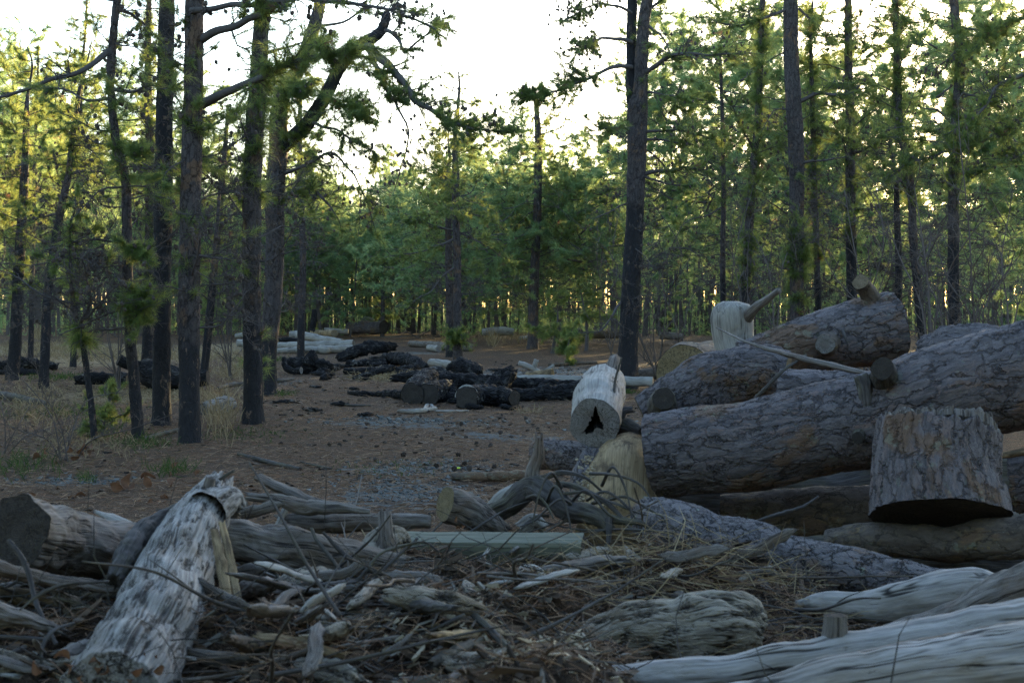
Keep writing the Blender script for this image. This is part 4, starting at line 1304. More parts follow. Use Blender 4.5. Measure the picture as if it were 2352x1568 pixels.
def pine_hole(d2, info, e, r):
    right = A([info['U'][e][0], info['W'][e][0]])
    up = A([info['U'][e][2], info['W'][e][2]])
    right, up = right / np.linalg.norm(right), up / np.linalg.norm(up)
    ph = np.arctan2(d2 @ up, d2 @ right)
    pts = A([(.02, .66), (.10, .36), (.18, .12), (.33, -.10), (.26, -.24), (.10, -.16), (-.02, -.22), (-.14, -.36), (-.40, -.42), (-.42, -.30), (-.26, -.10), (-.14, .10), (-.07, .36)])
    c = A([-.02, -.05])
    q = pts - c
    an, ra = np.arctan2(q[:, 1], q[:, 0]), np.hypot(q[:, 0], q[:, 1])
    o = np.argsort(an)
    an, ra = an[o], ra[o]
    rr = np.interp(ph, np.r_[an - 2 * math.pi, an, an + 2 * math.pi], np.r_[ra, ra, ra])
    rr = 1.06 * rr * (1 + .25 * vnoise(np.stack([ph * 7, ph * 0, ph * 0], -1)))
    x, y = c[0] + rr * np.cos(ph), c[1] + rr * np.sin(ph)
    return (x[:, None] * right + y[:, None] * up) * r


# the big pile on the right
log("hollow_log", "pale barkless log end on facing the camera with a black tree shaped hollow", "log", 'bare',
    [(1367, 972, 9.5, 58), (1371, 945, 9.8, 58), (1378, 910, 10.3, 56), (1388, 878, 10.9, 44), (1398, 862, 11.2, 26)], ('cut', 'jag'), 'end_grey', .05, .06, hole=pine_hole,
    stubs=[dict(p=[(1392, 890, 10.5, 26), (1402, 862, 10.6, 20), (1409, 838, 10.7, 16), (1413, 824, 10.8, 13)], mat='weathered', end='jag', jag=.04),
           dict(p=[(1355, 905, 10.2, 16), (1346, 886, 10.3, 12), (1338, 872, 10.3, 8)], mat='weathered', end='jag', jag=.05),
           dict(p=[(1368, 900, 10.2, 12), (1366, 880, 10.3, 9), (1362, 870, 10.3, 5)], mat='weathered', end='jag', jag=.03)])
log("knotty_branch", "dark forked branch piece wedged right of the hollow log", "branch", 'dark_wood',
    [(1400, 985, 10.0, 22), (1430, 975, 9.9, 19), (1455, 985, 9.8, 16), (1476, 992, 9.7, 11)], ('cap', 'cut'), 'end_dark', .12,
    stubs=[dict(p=[(1418, 968, 9.9, 14), (1432, 945, 9.9, 10), (1452, 940, 9.9, 7)], end='jag')])
log("bark_log", "bark log with an orange split left end under the hollow log", "log", 'bark_small', [(1238, 1043, 10.9, 34), (1290, 1045, 10.7, 36), (1400, 1060, 10.4, 38), (1520, 1080, 10.1, 40)], ('cut', 'cap'), 'end_tan', .06)
log("debarked_trunk", "golden brown stained barkless trunk piece below the hollow log", "log", 'stained',
    [(1452, 1030, 9.75, 42), (1438, 1062, 9.55, 78), (1432, 1110, 9.3, 92), (1425, 1160, 9.1, 94), (1420, 1230, 8.9, 98)], ('cap', 'cap'), 'end_tan', .05, bulge=.05)
log("bracket_bark", "slab of loose bark dotted with pale bracket fungus beside the golden trunk piece", "bark", 'bark_small', [(1362, 1040, 9.35, 20), (1345, 1080, 9.25, 26), (1334, 1120, 9.15, 24), (1330, 1160, 9.05, 18)], ('cap', 'cap'), 'end_tan', .1)
log("pine_log", "largest bark covered log lying across the right side of the pile", "log", 'bark',
    [(1497, 1047, 8.95, 94), (1620, 1028, 8.85, 100), (1750, 1012, 8.75, 103), (1900, 985, 8.65, 107), (2050, 948, 8.5, 112), (2200, 905, 8.35, 116), (2420, 848, 8.2, 120)], ('cut', 'cut'), 'end_tan', .035,
    stubs=[dict(p=[(1985, 985, 8.42, 20), (1992, 940, 8.36, 20), (1990, 900, 8.36, 18), (1983, 868, 8.4, 22)], mat='dark_wood', end='jag', jag=.03, lump=.14),
           dict(p=[(2035, 885, 8.5, 40), (2030, 860, 8.3, 30), (2026, 846, 8.15, 26)], mat='dark_wood', end='cut', em='end_dark'),
           dict(p=[(1975, 985, 8.4, 18), (1972, 1000, 8.3, 15), (1970, 1005, 8.2, 14)], mat='dark_wood', end='cut', em='end_dark')])
log("pine_log", "bark log with a hollow dark left end above the largest log", "log", 'bark',
    [(1478, 955, 9.6, 48), (1540, 925, 9.6, 62), (1640, 885, 9.6, 72), (1740, 855, 9.5, 66), (1806, 868, 9.45, 60)], ('cut', 'cut'), 'end_tan', .06,
    stubs=[dict(p=[(1520, 935, 9.4, 36), (1522, 920, 9.2, 30), (1524, 914, 9.1, 26)], mat='dark_wood', end='cut', em='end_dark', label="dark knot hole")])  # dark wood stub with a dark end draws the knot hole
log("pine_log", "short flaky bark log under the pale splinter in the middle of the pile", "log", 'bark', [(1790, 905, 9.15, 62), (1870, 905, 9.1, 60), (1950, 905, 9.05, 56), (2010, 910, 9.0, 52)], ('cut', 'cap'), 'end_tan', .05)
log("pine_log", "thick log on top of the pile with an upright sawn branch stub", "log", 'bark',
    [(1700, 830, 10.3, 44), (1800, 806, 10.3, 56), (1900, 784, 10.35, 70), (1980, 766, 10.4, 77), (2050, 752, 10.45, 82)], ('cap', 'cut'), 'end_brown', .045,
    stubs=[dict(p=[(2008, 710, 10.4, 26), (1996, 676, 10.35, 20), (1984, 657, 10.3, 19), (1976, 647, 10.25, 19)], mat='bark_brown', end='cut', em='end_tan'),
           dict(p=[(1905, 790, 10.25, 30), (1899, 790, 10.05, 25), (1895, 791, 9.97, 22)], mat='bark_brown', end='cut', em='end_grey', label="round sawn knot facing the camera"),
           dict(p=[(1930, 745, 10.25, 6), (1940, 770, 10.08, 4), (1948, 795, 10.05, 2)], mat='dark_wood', end='cap')])
log("bare_log", "pale round topped barkless log standing up behind the pile", "log", 'bare', [(1702, 850, 10.9, 42), (1693, 800, 10.9, 45), (1682, 740, 10.9, 49), (1680, 712, 10.9, 46), (1679, 700, 10.9, 38), (1679, 692, 10.9, 18)], ('cap', 'cap'), 'end_grey', .03,
    stubs=[dict(p=[(1715, 728, 10.8, 15), (1738, 705, 10.7, 11), (1765, 685, 10.6, 8), (1790, 666, 10.5, 7)], mat='weathered', end='cap', label="grey snapped branch slanting up")])
log("sawn_log", "log with a mossy brown round sawn face left of the pale upright log", "log", 'bark_brown', [(1570, 856, 12.3, 64), (1590, 850, 13.0, 62), (1640, 840, 14.2, 58)], ('cut', 'cut'), 'end_brown', .03)
log("pine_log", "lumpy bark log on the far right behind the largest log", "log", 'bark', [(2140, 812, 9.9, 42), (2190, 795, 9.7, 46), (2260, 795, 9.6, 46), (2330, 808, 9.5, 40), (2400, 820, 9.5, 40)], ('jag', 'cap'), 'end_tan', .12, .05,
    stubs=[dict(p=[(2285, 775, 9.4, 24), (2292, 778, 9.2, 20), (2296, 780, 9.1, 17)], mat='bark_brown', end='cut', em='end_grey')])
log("split_slab", "pale split wood slab under the top log's sawn end", "wood slab", 'bare', [(2030, 850, 9.7, 20), (2075, 836, 9.6, 18), (2125, 850, 9.6, 12)], ('jag', 'jag'), 'end_tan', .08, .05, flat=.5)
log("long_splinter", "long pale splinter lying slantwise over the bark logs", "splinter", 'weathered', [(1645, 752, 9.2, 2.5), (1700, 778, 9.0, 5), (1760, 800, 8.85, 8), (1850, 824, 8.75, 12), (1940, 846, 8.65, 12), (1996, 858, 8.6, 8)], ('cap', 'jag'), 'end_tan', .1, .04, flat=.55)
log("thin_branch", "thin forked twig leaning on the bark logs below the long splinter", "branch", 'dark_wood', [(1735, 915, 8.8, 5), (1775, 875, 8.7, 5), (1800, 850, 8.7, 4), (1852, 815, 8.8, 2.5)], ('cap', 'cap'), 'end_tan', .1)
stump = log("stump_block", "short fat bark log block standing tilted with splintered pale top", "log", 'bark',
    [(2158, 1186, 7.43, 160), (2158, 1130, 7.47, 153), (2157, 1060, 7.54, 145), (2156, 985, 7.60, 140)], ('cut', 'jag'), 'end_dark', .05, .05)
rng = np.random.default_rng(64)
B = Buf()
axs, cen = nrm(pix(2156, 985, 7.62) - pix(2158, 1130, 7.46)), pix(2156, 990, 7.615)
rr_ = 138 * 7.62 / FPX * .93
e1 = nrm(np.cross(axs, [0, 1, 0]))
e2 = np.cross(axs, e1)
for q in range(260):
    t_ = rng.uniform(0, 6.283)
    hgt = rng.uniform(.012, .03) * (1 + .8 * math.sin(3 * t_ + 1))
    w_ = rng.uniform(.010, .022)
    c0 = cen + (e1 * math.cos(t_) + e2 * math.sin(t_)) * rr_ * rng.uniform(.82, .99) - axs * .03
    tube(B, [c0, c0 + axs * (.03 + hgt * .6), c0 + axs * (.03 + hgt) + rng.normal(size=3) * .006], A([w_, w_ * .95, w_ * .7]), 7, .15, q, (0, 0), (False, True), flat=.5, off=(q, 0, 0))
so = B.build("torn_top", MAT['weathered'], stump, stump.location)
so["label"] = "pale splintered torn wood"
log("brown_log", "brown log with yellow streaked underside beneath the tilted stump block", "log", 'bark_brown', [(1900, 1252, 7.6, 34), (2020, 1240, 7.5, 38), (2200, 1244, 7.35, 42), (2300, 1238, 7.25, 50), (2420, 1220, 7.2, 58)], ('cap', 'cap'), 'end_tan', .07)
log("shaded_log", "dark shaded log lying in the gap under the largest log", "log", 'bark_brown', [(1660, 1190, 9.3, 55), (1800, 1185, 9.2, 62), (2020, 1180, 9.0, 66)], ('cut', 'cap'), 'end_tan', .06)
log("shaded_log", "deeply shaded log behind the brown log in the lower gap of the pile", "log", 'dark_wood', [(1800, 1275, 8.3, 44), (1950, 1270, 8.2, 46), (2400, 1290, 7.9, 52)], ('cut', 'cap'), 'end_dark', .06)  # dark wood colour carries the deep shade of the gap
log("shaded_log", "log added at the back of the gap, its dark wood standing for shade", "log", 'dark_wood', [(1530, 1150, 10.2, 60), (1800, 1140, 10.2, 66), (2420, 1110, 10.0, 74)], ('cap', 'cap'), 'end_dark', .08)  # added to fill the gap; dark wood stands in for shade
log("shaded_log", "lowest added log behind the sloping flaky log, shade put into its dark wood", "log", 'dark_wood', [(1560, 1235, 9.5, 52), (1800, 1240, 9.4, 56), (2420, 1235, 9.2, 62)], ('cap', 'cap'), 'end_dark', .08)  # also added; the gap's shade is put into its colour
log("pine_log", "upright cut bark log at the right border beside the stump block", "log", 'bark', [(2330, 1110, 8.2, 70), (2420, 1105, 8.1, 72), (2520, 1100, 8.0, 74)], ('cap', 'cap'), 'end_tan', .05)
log("split_slab", "pale plank end on the right border above the border bark log", "wood slab", 'stained', [(2305, 1045, 8.0, 13), (2360, 1036, 7.95, 16), (2440, 1025, 7.9, 18)], ('jag', 'cap'), 'end_tan', .06, .03, flat=.6)
log("pine_log", "flaky bark log sloping down to the right below the pile", "log", 'bark_small',
    [(1495, 1190, 8.3, 54), (1560, 1215, 8.0, 64), (1700, 1260, 7.5, 66), (1850, 1298, 7.1, 62), (2000, 1325, 6.75, 52), (2200, 1358, 6.4, 46)], ('cut', 'cap'), 'end_tan', .06)
log("drift_log", "smooth humped pale grey log in the right foreground", "log", 'driftwood', [(1832, 1384, 6.1, 6), (1890, 1384, 6.05, 24), (1980, 1390, 6.0, 34), (2080, 1385, 5.95, 48), (2180, 1368, 5.9, 58), (2250, 1356, 5.9, 52), (2310, 1352, 5.9, 26)], ('jag', 'cap'), 'end_grey', .05, .03)
log("drift_log", "gnarled grey log with a bark ridge rising to the right border", "log", 'weathered', [(1960, 1470, 5.6, 12), (2080, 1448, 5.55, 28), (2200, 1420, 5.5, 42), (2300, 1380, 5.45, 58), (2420, 1340, 5.4, 72)], ('jag', 'cap'), 'end_grey', .13, .04)
log("drift_log", "long pale foreground log with a square sawn branch stub", "log", 'driftwood',
    [(1385, 1556, 4.95, 26), (1500, 1560, 4.95, 44), (1650, 1548, 4.95, 46), (1800, 1532, 4.95, 52), (1920, 1510, 4.97, 56), (2100, 1480, 5.0, 58), (2250, 1455, 5.02, 62), (2420, 1430, 5.05, 66)], ('jag', 'cap'), 'end_grey', .05, .03,
    stubs=[dict(p=[(1916, 1486, 4.98, 36), (1917, 1460, 4.98, 29), (1918, 1430, 4.98, 27), (1918, 1412, 4.98, 26)], mat='weathered', end='cut', em='end_dark')])
log("drift_log", "lowest grey foreground log cropped by the bottom right corner", "log", 'driftwood', [(1560, 1640, 4.65, 40), (1750, 1615, 4.65, 62), (1950, 1580, 4.65, 74), (2150, 1545, 4.65, 82), (2420, 1512, 4.65, 92)], ('jag', 'cap'), 'end_grey', .06, .04)
log("split_slab", "grey splinter slab lying along the groove of the long foreground log", "wood slab", 'weathered', [(1960, 1500, 4.72, 6), (2080, 1478, 4.72, 13), (2200, 1458, 4.72, 15), (2400, 1420, 4.75, 17)], ('jag', 'cap'), 'end_grey', .12, .03, flat=.5)
log("rotten_log", "crumbling rotten log with a pale jagged left tip in the foreground", "log", 'rotten',
    [(1275, 1484, 5.35, 16), (1330, 1478, 5.4, 34), (1420, 1462, 5.45, 54), (1520, 1448, 5.5, 70), (1620, 1440, 5.5, 76), (1700, 1440, 5.5, 68), (1742, 1448, 5.5, 46)], ('jag', 'cap'), 'end_tan', .13, .08)
log("charred_piece", "black charred wood lump at the left end of the rotten log", "wood", 'char', [(1290, 1530, 5.15, 26), (1350, 1520, 5.2, 34), (1410, 1505, 5.25, 26)], ('jag', 'cap'), 'end_dark', .2, .05)

# squared timber
def timber():
    n, B = 60, Buf()
    a, c = pix(905, 1262, 6.75), pix(1338, 1266, 6.6)
    Cc = spline([a, c], n)
    prof = A([(-.066, -.068), (-.03, -.071), (.03, -.071), (.066, -.068), (.07, -.05), (.071, 0), (.07, .05), (.062, .068), (.03, .072), (-.03, .072), (-.062, .068), (-.07, .05), (-.071, 0), (-.07, -.05)])
    T_, U_, W_ = frames(Cc)
    up = nrm(A([0, -.25, 1.0]))
    sd = nrm(np.cross(T_[0], up))
    k = len(prof)
    V = Cc[:, None] + prof[None, :, :1] * sd + prof[None, :, 1:] * up
    V = V + .0025 * vnoise(V.reshape(-1, 3) * 9).reshape(n, k, 1)
    i, j = np.arange(n - 1)[:, None], np.arange(k)[None, :]
    q = i * k + j
    q2 = i * k + (j + 1) % k
    s = np.linspace(0, np.linalg.norm(c - a), n)
    rest = np.stack(np.broadcast_arrays(prof[None, :, 0], prof[None, :, 1], s[:, None]), -1).reshape(-1, 3)
    B.add(V.reshape(-1, 3), quads=np.stack([q, q2, q2 + k, q + k], -1).reshape(-1, 4), rest=rest)
    o = B.build("timber_post", MAT['treated'], None, a, smooth=False)
    tag(o, "straight greenish squared timber lying in the middle of the debris", "timber")
    for e, (ring, cen) in enumerate(((V[0], Cc[0]), (V[-1], Cc[-1]))):
        E = Buf()
        E.add(np.vstack([ring, cen]), tris=[(k, m, (m + 1) % k) for m in range(k)], rest=np.vstack([np.column_stack([prof / .07, np.zeros(k)]), [0, 0, 0]]))
        E.build("cut_end", MAT['end_dark'] if e else MAT['end_grey'], o, a, smooth=False)


timber()

# the twisted root behind the timber
rt = np.random.default_rng(12)
TENDRILS = []
for q in range(12):
    x0, y0 = rt.uniform(1210, 1400), rt.uniform(1085, 1190)
    dx, up_ = rt.uniform(50, 150) * (1 if q % 4 else -1), rt.uniform(-10, 45)
    TENDRILS.append(dict(p=[(x0, y0, 7.15, 4.5), (x0 + dx * .35, y0 - up_, 7.0, 3.5), (x0 + dx * .75, y0 - up_ * .3 + 20, 6.95, 3), (x0 + dx, y0 + rt.uniform(20, 90), 6.9, 1.8)], name='root_tendril', end='cap'))
log("twisted_root", "dark twisted root with bent arms behind the timber", "root", 'dark_wood', [(1110, 1185, 7.4, 20), (1170, 1158, 7.35, 26), (1225, 1118, 7.3, 30), (1262, 1140, 7.2, 28), (1310, 1172, 7.1, 25), (1372, 1188, 7.0, 22), (1400, 1215, 6.95, 14)], ('jag', 'jag'), 'end_dark', .14, .05,
    stubs=[dict(p=[(1225, 1118, 7.3, 24), (1224, 1080, 7.3, 17), (1236, 1045, 7.3, 14), (1238, 1008, 7.3, 9)], mat='weathered', end='jag', jag=.06, label="upright reddish splintered prong"),
           dict(p=[(1280, 1110, 7.2, 8), (1330, 1120, 7.1, 7), (1400, 1160, 7.0, 6), (1450, 1215, 6.9, 4)]), dict(p=[(1240, 1100, 7.3, 8), (1290, 1085, 7.2, 6), (1340, 1095, 7.1, 4), (1385, 1130, 7.1, 3)]),
           dict(p=[(1375, 1185, 7.0, 14), (1420, 1195, 6.95, 10), (1470, 1200, 6.9, 7), (1490, 1215, 6.9, 4)]), dict(p=[(1400, 1190, 6.95, 10), (1398, 1240, 6.9, 6), (1385, 1290, 6.85, 3)])] + TENDRILS)
log("broken_stump", "brown broken log chunk behind the left half of the timber", "log", 'weathered', [(1022, 1158, 7.1, 40), (1060, 1168, 7.15, 43), (1110, 1195, 7.2, 34), (1160, 1222, 7.25, 18)], ('cut', 'jag'), 'end_brown', .12, .05)
log("small_log", "slim bark log lying alone on the clearing behind the debris", "log", 'bark_brown', [(1040, 1094, None, 8), (1090, 1094, None, 11), (1150, 1093, None, 12), (1235, 1090, None, 12)], ('jag', 'cap'), 'end_tan', .06, .05)
log("pale_slab", "pale barkless branch leaning behind the twisted root", "branch", 'bare', [(1120, 1170, 7.8, 10), (1150, 1140, 7.8, 13), (1182, 1118, 7.85, 9)], ('cap', 'jag'), 'end_grey', .08, .03)
log("pale_slab", "pale bare wood chunk seen in the gap beneath the twisted root", "wood", 'bare', [(1200, 1215, 7.6, 22), (1225, 1195, 7.6, 18), (1250, 1210, 7.6, 12)], ('jag', 'jag'), 'end_grey', .12, .04)

# left foreground
log("hewn_log", "weathered split log with a dark cut end at the left border", "log", 'weathered', [(38, 1222, 5.15, 82), (120, 1238, 5.45, 76), (250, 1262, 5.8, 66), (420, 1290, 6.2, 58)], ('cut', 'cap'), 'end_dark', .10)
log("leaning_log", "rough bleached log slanting up from the bottom left corner", "log", 'rough_bare',
    [(496, 1122, 6.0, 34), (478, 1158, 5.85, 52), (450, 1215, 5.6, 68), (420, 1290, 5.3, 82), (385, 1375, 5.0, 92), (335, 1470, 4.65, 104), (255, 1610, 4.2, 122)], ('jag', 'cap'), 'end_tan', .07, .10,
    stubs=[dict(p=[(478, 1140, 5.8, 22), (480, 1115, 5.8, 14), (484, 1098, 5.8, 12)], mat='weathered', end='cut', em='end_dark'),
           dict(p=[(368, 1400, 4.82, 30), (358, 1392, 4.68, 21), (352, 1390, 4.62, 17)], mat='weathered', end='cut', em='end_dark', label="dark broken knot"),
           dict(p=[(470, 1180, 5.6, 50), (520, 1150, 5.75, 34), (545, 1165, 5.8, 20)], mat='rough_bare', end='jag', jag=.06)])
log("grey_log", "grey fibrous log right of the leaning bleached log", "log", 'weathered', [(500, 1235, 5.9, 46), (600, 1252, 5.95, 52), (720, 1268, 6.0, 46), (850, 1290, 6.05, 38), (930, 1300, 6.05, 24)], ('cap', 'jag'), 'end_tan', .12, .06)
log("red_stub", "reddish rotten stub with an upright prong at the left end of the timber", "wood", 'rotten', [(855, 1290, 6.2, 36), (880, 1265, 6.25, 42), (905, 1250, 6.3, 34), (925, 1262, 6.3, 20)], ('jag', 'cap'), 'end_brown', .18, .05,
    stubs=[dict(p=[(888, 1255, 6.2, 24), (886, 1220, 6.2, 17), (884, 1180, 6.25, 15)], mat='weathered', end='jag', jag=.03)])
log("split_branch", "flat pale split branch pointing up left behind the grey log", "branch", 'weathered', [(592, 1096, 7.0, 15), (640, 1118, 6.95, 20), (700, 1144, 6.9, 18), (768, 1160, 6.85, 9)], ('cut', 'jag'), 'end_tan', .1, .05, flat=.6)
log("grey_branch", "curved grey branch along the far rim of the debris", "branch", 'weathered', [(572, 1140, 6.8, 9), (640, 1150, 6.75, 14), (700, 1165, 6.7, 19), (780, 1166, 6.7, 13), (850, 1175, 6.7, 6)], ('jag', 'cap'), 'end_tan', .1, .04)
log("grey_log", "weathered log on the far rim of the debris left of the broken chunk", "log", 'weathered', [(640, 1195, 6.9, 14), (700, 1200, 6.9, 22), (800, 1200, 6.95, 24), (900, 1196, 7.0, 20), (990, 1198, 7.0, 15)], ('jag', 'cap'), 'end_tan', .1, .05)
log("pale_limb", "pale split limb tapering left in the middle foreground", "branch", 'bare', [(585, 1520, 4.75, 9), (640, 1497, 4.8, 20), (720, 1472, 4.9, 30), (810, 1448, 5.0, 33), (890, 1428, 5.1, 26), (930, 1416, 5.15, 12)], ('jag', 'cap'), 'end_tan', .09, .04)
log("pale_limb", "long pale broken limb right of the tapering split limb", "branch", 'bare', [(730, 1580, 4.55, 10), (830, 1540, 4.7, 20), (940, 1490, 4.9, 20), (1010, 1458, 5.0, 17), (1050, 1440, 5.05, 7)], ('jag', 'jag'), 'end_tan', .1, .05, flat=.7)
log("pale_limb", "thin pale splintered limb above the long broken limb", "branch", 'bare', [(870, 1508, 4.75, 5), (940, 1478, 4.8, 10), (1000, 1440, 4.9, 12), (1048, 1408, 5.0, 6)], ('jag', 'jag'), 'end_tan', .12, .04, flat=.6)
log("wood_chunk", "pale pointed wood chunk standing upright in the straw", "wood", 'bare', [(1290, 1440, 5.7, 24), (1300, 1400, 5.75, 26), (1312, 1360, 5.8, 20), (1316, 1345, 5.8, 9)], ('jag', 'jag'), 'end_tan', .12, .05, flat=.6)
log("wood_chunk", "crumbled pale wood chunk below the timber's middle", "wood", 'bare', [(1192, 1345, 6.1, 16), (1215, 1325, 6.15, 28), (1245, 1335, 6.15, 22), (1256, 1350, 6.15, 10)], ('jag', 'jag'), 'end_tan', .2, .05)
log("grey_slab", "flat grey weathered slab below the right end of the timber", "wood slab", 'weathered', [(1250, 1308, 6.2, 14), (1310, 1300, 6.2, 24), (1380, 1290, 6.25, 26), (1448, 1285, 6.3, 16)], ('jag', 'jag'), 'end_tan', .12, .04, flat=.6)
log("grey_slab", "grey splintered slab pointing up right in front of the timber", "wood slab", 'bare', [(1040, 1360, 5.9, 8), (1070, 1330, 5.9, 16), (1095, 1300, 5.95, 14), (1118, 1266, 6.0, 6)], ('jag', 'jag'), 'end_tan', .15, .05, flat=.5)
log("grey_slab", "long low splintered grey slab in the middle of the straw", "wood slab", 'weathered', [(960, 1400, 5.4, 8), (1060, 1382, 5.45, 16), (1150, 1362, 5.5, 17), (1240, 1330, 5.6, 7)], ('jag', 'jag'), 'end_tan', .12, .05, flat=.5)
log("split_plank", "split plank lying under the hewn log at the left border", "plank", 'weathered', [(-40, 1290, 4.9, 34), (80, 1325, 5.0, 30), (220, 1345, 5.1, 24), (300, 1352, 5.15, 10)], ('cap', 'jag'), 'end_tan', .13, .06, flat=.55)
log("split_plank", "lower dark plank at the left border", "plank", 'weathered', [(-40, 1390, 4.6, 40), (60, 1420, 4.65, 32), (140, 1450, 4.7, 16)], ('cap', 'jag'), 'end_tan', .14, .06, flat=.6)
log("dark_branch", "dark twisted branch leaning against the left side of the bleached log", "branch", 'dark_wood', [(260, 1330, 5.1, 20), (300, 1260, 5.3, 26), (345, 1205, 5.5, 20), (420, 1160, 5.7, 13)], ('jag', 'jag'), 'end_dark', .15, .05)
log("wood_chunk", "grey wood chunk right of the foot of the bleached log", "wood", 'weathered', [(455, 1460, 4.9, 22), (510, 1480, 4.9, 32), (560, 1495, 4.95, 22)], ('jag', 'jag'), 'end_tan', .15, .06)
log("wood_chunk", "brown fibrous wood chunk under the grey log", "wood", 'rotten', [(640, 1350, 5.6, 18), (700, 1330, 5.65, 30), (760, 1330, 5.7, 20)], ('jag', 'jag'), 'end_tan', .2, .06, flat=.7)
log("wood_chunk", "dark rotten stub in the lower middle of the debris", "wood", 'weathered', [(560, 1560, 4.6, 24), (640, 1570, 4.6, 32), (720, 1590, 4.6, 22)], ('jag', 'jag'), 'end_tan', .2, .06, flat=.7)
log("grey_branch", "grey branch lying along the bottom edge of the photo", "branch", 'weathered', [(800, 1570, 4.5, 6), (950, 1562, 4.52, 11), (1080, 1556, 4.55, 11), (1180, 1548, 4.6, 6)], ('jag', 'jag'), 'end_tan', .1, .03)
for lab, p in (("left upright pale slat hanging beside the bleached log", [(492, 1215, 5.35, 9), (508, 1290, 5.25, 13), (520, 1370, 5.15, 12), (524, 1440, 5.1, 5)]),
               ("right upright pale slat hanging beside the bleached log", [(510, 1200, 5.4, 8), (530, 1290, 5.28, 11), (545, 1370, 5.18, 10), (556, 1420, 5.12, 5)])):
    log("thin_board", lab, "slat", 'stained', p, ('jag', 'jag'), 'end_tan', .06, .02, flat=.3)
for lab, p in (("longest thin dark branch curving across the middle of the debris", [(545, 1390, 5.4, 6), (560, 1350, 5.5, 6), (720, 1370, 5.5, 5), (860, 1360, 5.6, 5), (960, 1345, 5.6, 4)]),
               ("bent grey twig forming a sharp V in front of the grey log", [(716, 1214, 5.7, 4), (728, 1240, 5.65, 5), (752, 1270, 5.6, 5), (806, 1334, 5.5, 5), (840, 1310, 5.5, 4), (872, 1272, 5.55, 4), (920, 1254, 5.6, 4), (975, 1245, 5.65, 3), (1010, 1268, 5.65, 3)]),
               ("long straight dark twig slanting right from the grey log", [(742, 1222, 5.6, 4), (800, 1280, 5.55, 6), (870, 1316, 5.55, 6), (1000, 1326, 5.6, 5), (1120, 1332, 5.65, 4)]),
               ("thin twig rising left from the straw to the grey log", [(800, 1400, 5.5, 3), (850, 1340, 5.55, 4), (900, 1290, 5.6, 4), (960, 1235, 5.65, 3)]),
               ("pale tipped curved twig in the lower left debris", [(45, 1400, 4.6, 3), (90, 1365, 4.65, 5), (150, 1342, 4.7, 5), (250, 1334, 4.8, 4)]),
               ("dark bent twig running down the left corner", [(20, 1240, 4.9, 6), (60, 1300, 4.85, 7), (85, 1390, 4.75, 6), (130, 1480, 4.6, 5)]),
               ("brown branch descending right of the pale limbs", [(1075, 1400, 5.0, 8), (1120, 1440, 4.9, 9), (1180, 1500, 4.8, 10), (1260, 1560, 4.7, 8)]),
               ("thin twig crossing in front of the pale limbs", [(990, 1440, 4.8, 3), (1010, 1400, 4.9, 4), (1050, 1350, 5.0, 3)]),
               ("grey twig lying under the bark log at the right of the gap", [(1740, 1195, 7.6, 4), (1790, 1180, 7.6, 5), (1840, 1165, 7.7, 4), (1880, 1140, 7.8, 3)]),
               ("dark rim twig standing on the end of the bleached log", [(495, 1108, 5.9, 4), (515, 1094, 5.9, 4), (538, 1080, 5.9, 3)]),
               ("thin upright twig beside the hollow log's prong", [(1412, 1000, 9.6, 4), (1410, 920, 9.8, 4), (1414, 870, 9.9, 3), (1428, 820, 9.9, 2)]),
               ("grey forked stick lying at the foot of the rotten log", [(1080, 1500, 4.9, 4), (1160, 1490, 5.0, 6), (1230, 1478, 5.1, 5)]),
               ("arched twig in the bottom left corner", [(110, 1568, 4.4, 4), (95, 1500, 4.45, 5), (120, 1450, 4.5, 5), (170, 1430, 4.6, 4)])):
    log("thin_branch", lab, "branch", 'dark_wood', p, ('cap', 'cap'), 'end_tan', .12)

# ------------------------------------------------------------------ burnt pile and logs on the clearing
BG = dict(lump=.08)
log("charred_log", "charred log facing the camera, rim light put on its end as a pale arc", "log", 'char_ash', [(1072, 913, None, 26), (1090, 912, 23.4, 27), (1130, 910, 24, 26)], ('cut', 'cap'), 'end_dark', .04,
    stubs=[dict(p=[(1046, 912, 22.75, 2), (1052, 897, 22.75, 3), (1062, 889, 22.75, 3.6), (1074, 886, 22.75, 3.6), (1086, 890, 22.75, 3), (1096, 900, 22.75, 2)], mat='bare', end='cap', name='rim_light_arc')])  # pale arc adds a rim light to the end's upper half
log("charred_log", "charred log lying right of the pale rimmed round end", "log", 'char', [(1105, 912, 23.4, 22), (1150, 910, 23.2, 21), (1182, 914, 22.9, 17)], ('cap', 'cut'), 'end_dark', .08)
log("charred_log", "charred log with ash grey top and a dark left face", "log", 'char_ash', [(947, 905, 23.6, 26), (965, 888, 24.4, 27), (985, 868, 25.6, 24)], ('cut', 'cap'), 'end_dark', .06)
log("charred_log", "round ended charred log in the middle of the burnt pile", "log", 'char_ash', [(985, 905, 23.6, 24), (1003, 900, 24.2, 25), (1024, 894, 24.8, 23)], ('cut', 'cap'), 'end_dark', .06)
log("charred_beam", "long charred beam lying across the burnt pile", "log", 'char', [(905, 868, 26.5, 7), (960, 866, 26.3, 14), (1050, 872, 26, 17), (1160, 880, 25.8, 16), (1280, 884, 25.6, 12), (1332, 880, 25.5, 6)], ('jag', 'jag'), 'end_dark', .1, .15)
log("charred_log", "long charred log along the right of the burnt pile", "log", 'char', [(1175, 908, 24.5, 14), (1230, 906, 24.5, 18), (1290, 902, 24.6, 22), (1345, 898, 24.6, 24)], ('jag', 'cap'), 'end_dark', .12, .1)
log("charred_log", "short charred log under the long beam", "log", 'char', [(1020, 915, 24.2, 16), (1120, 916, 24.0, 15)], ('cap', 'cap'), 'end_dark', .12)
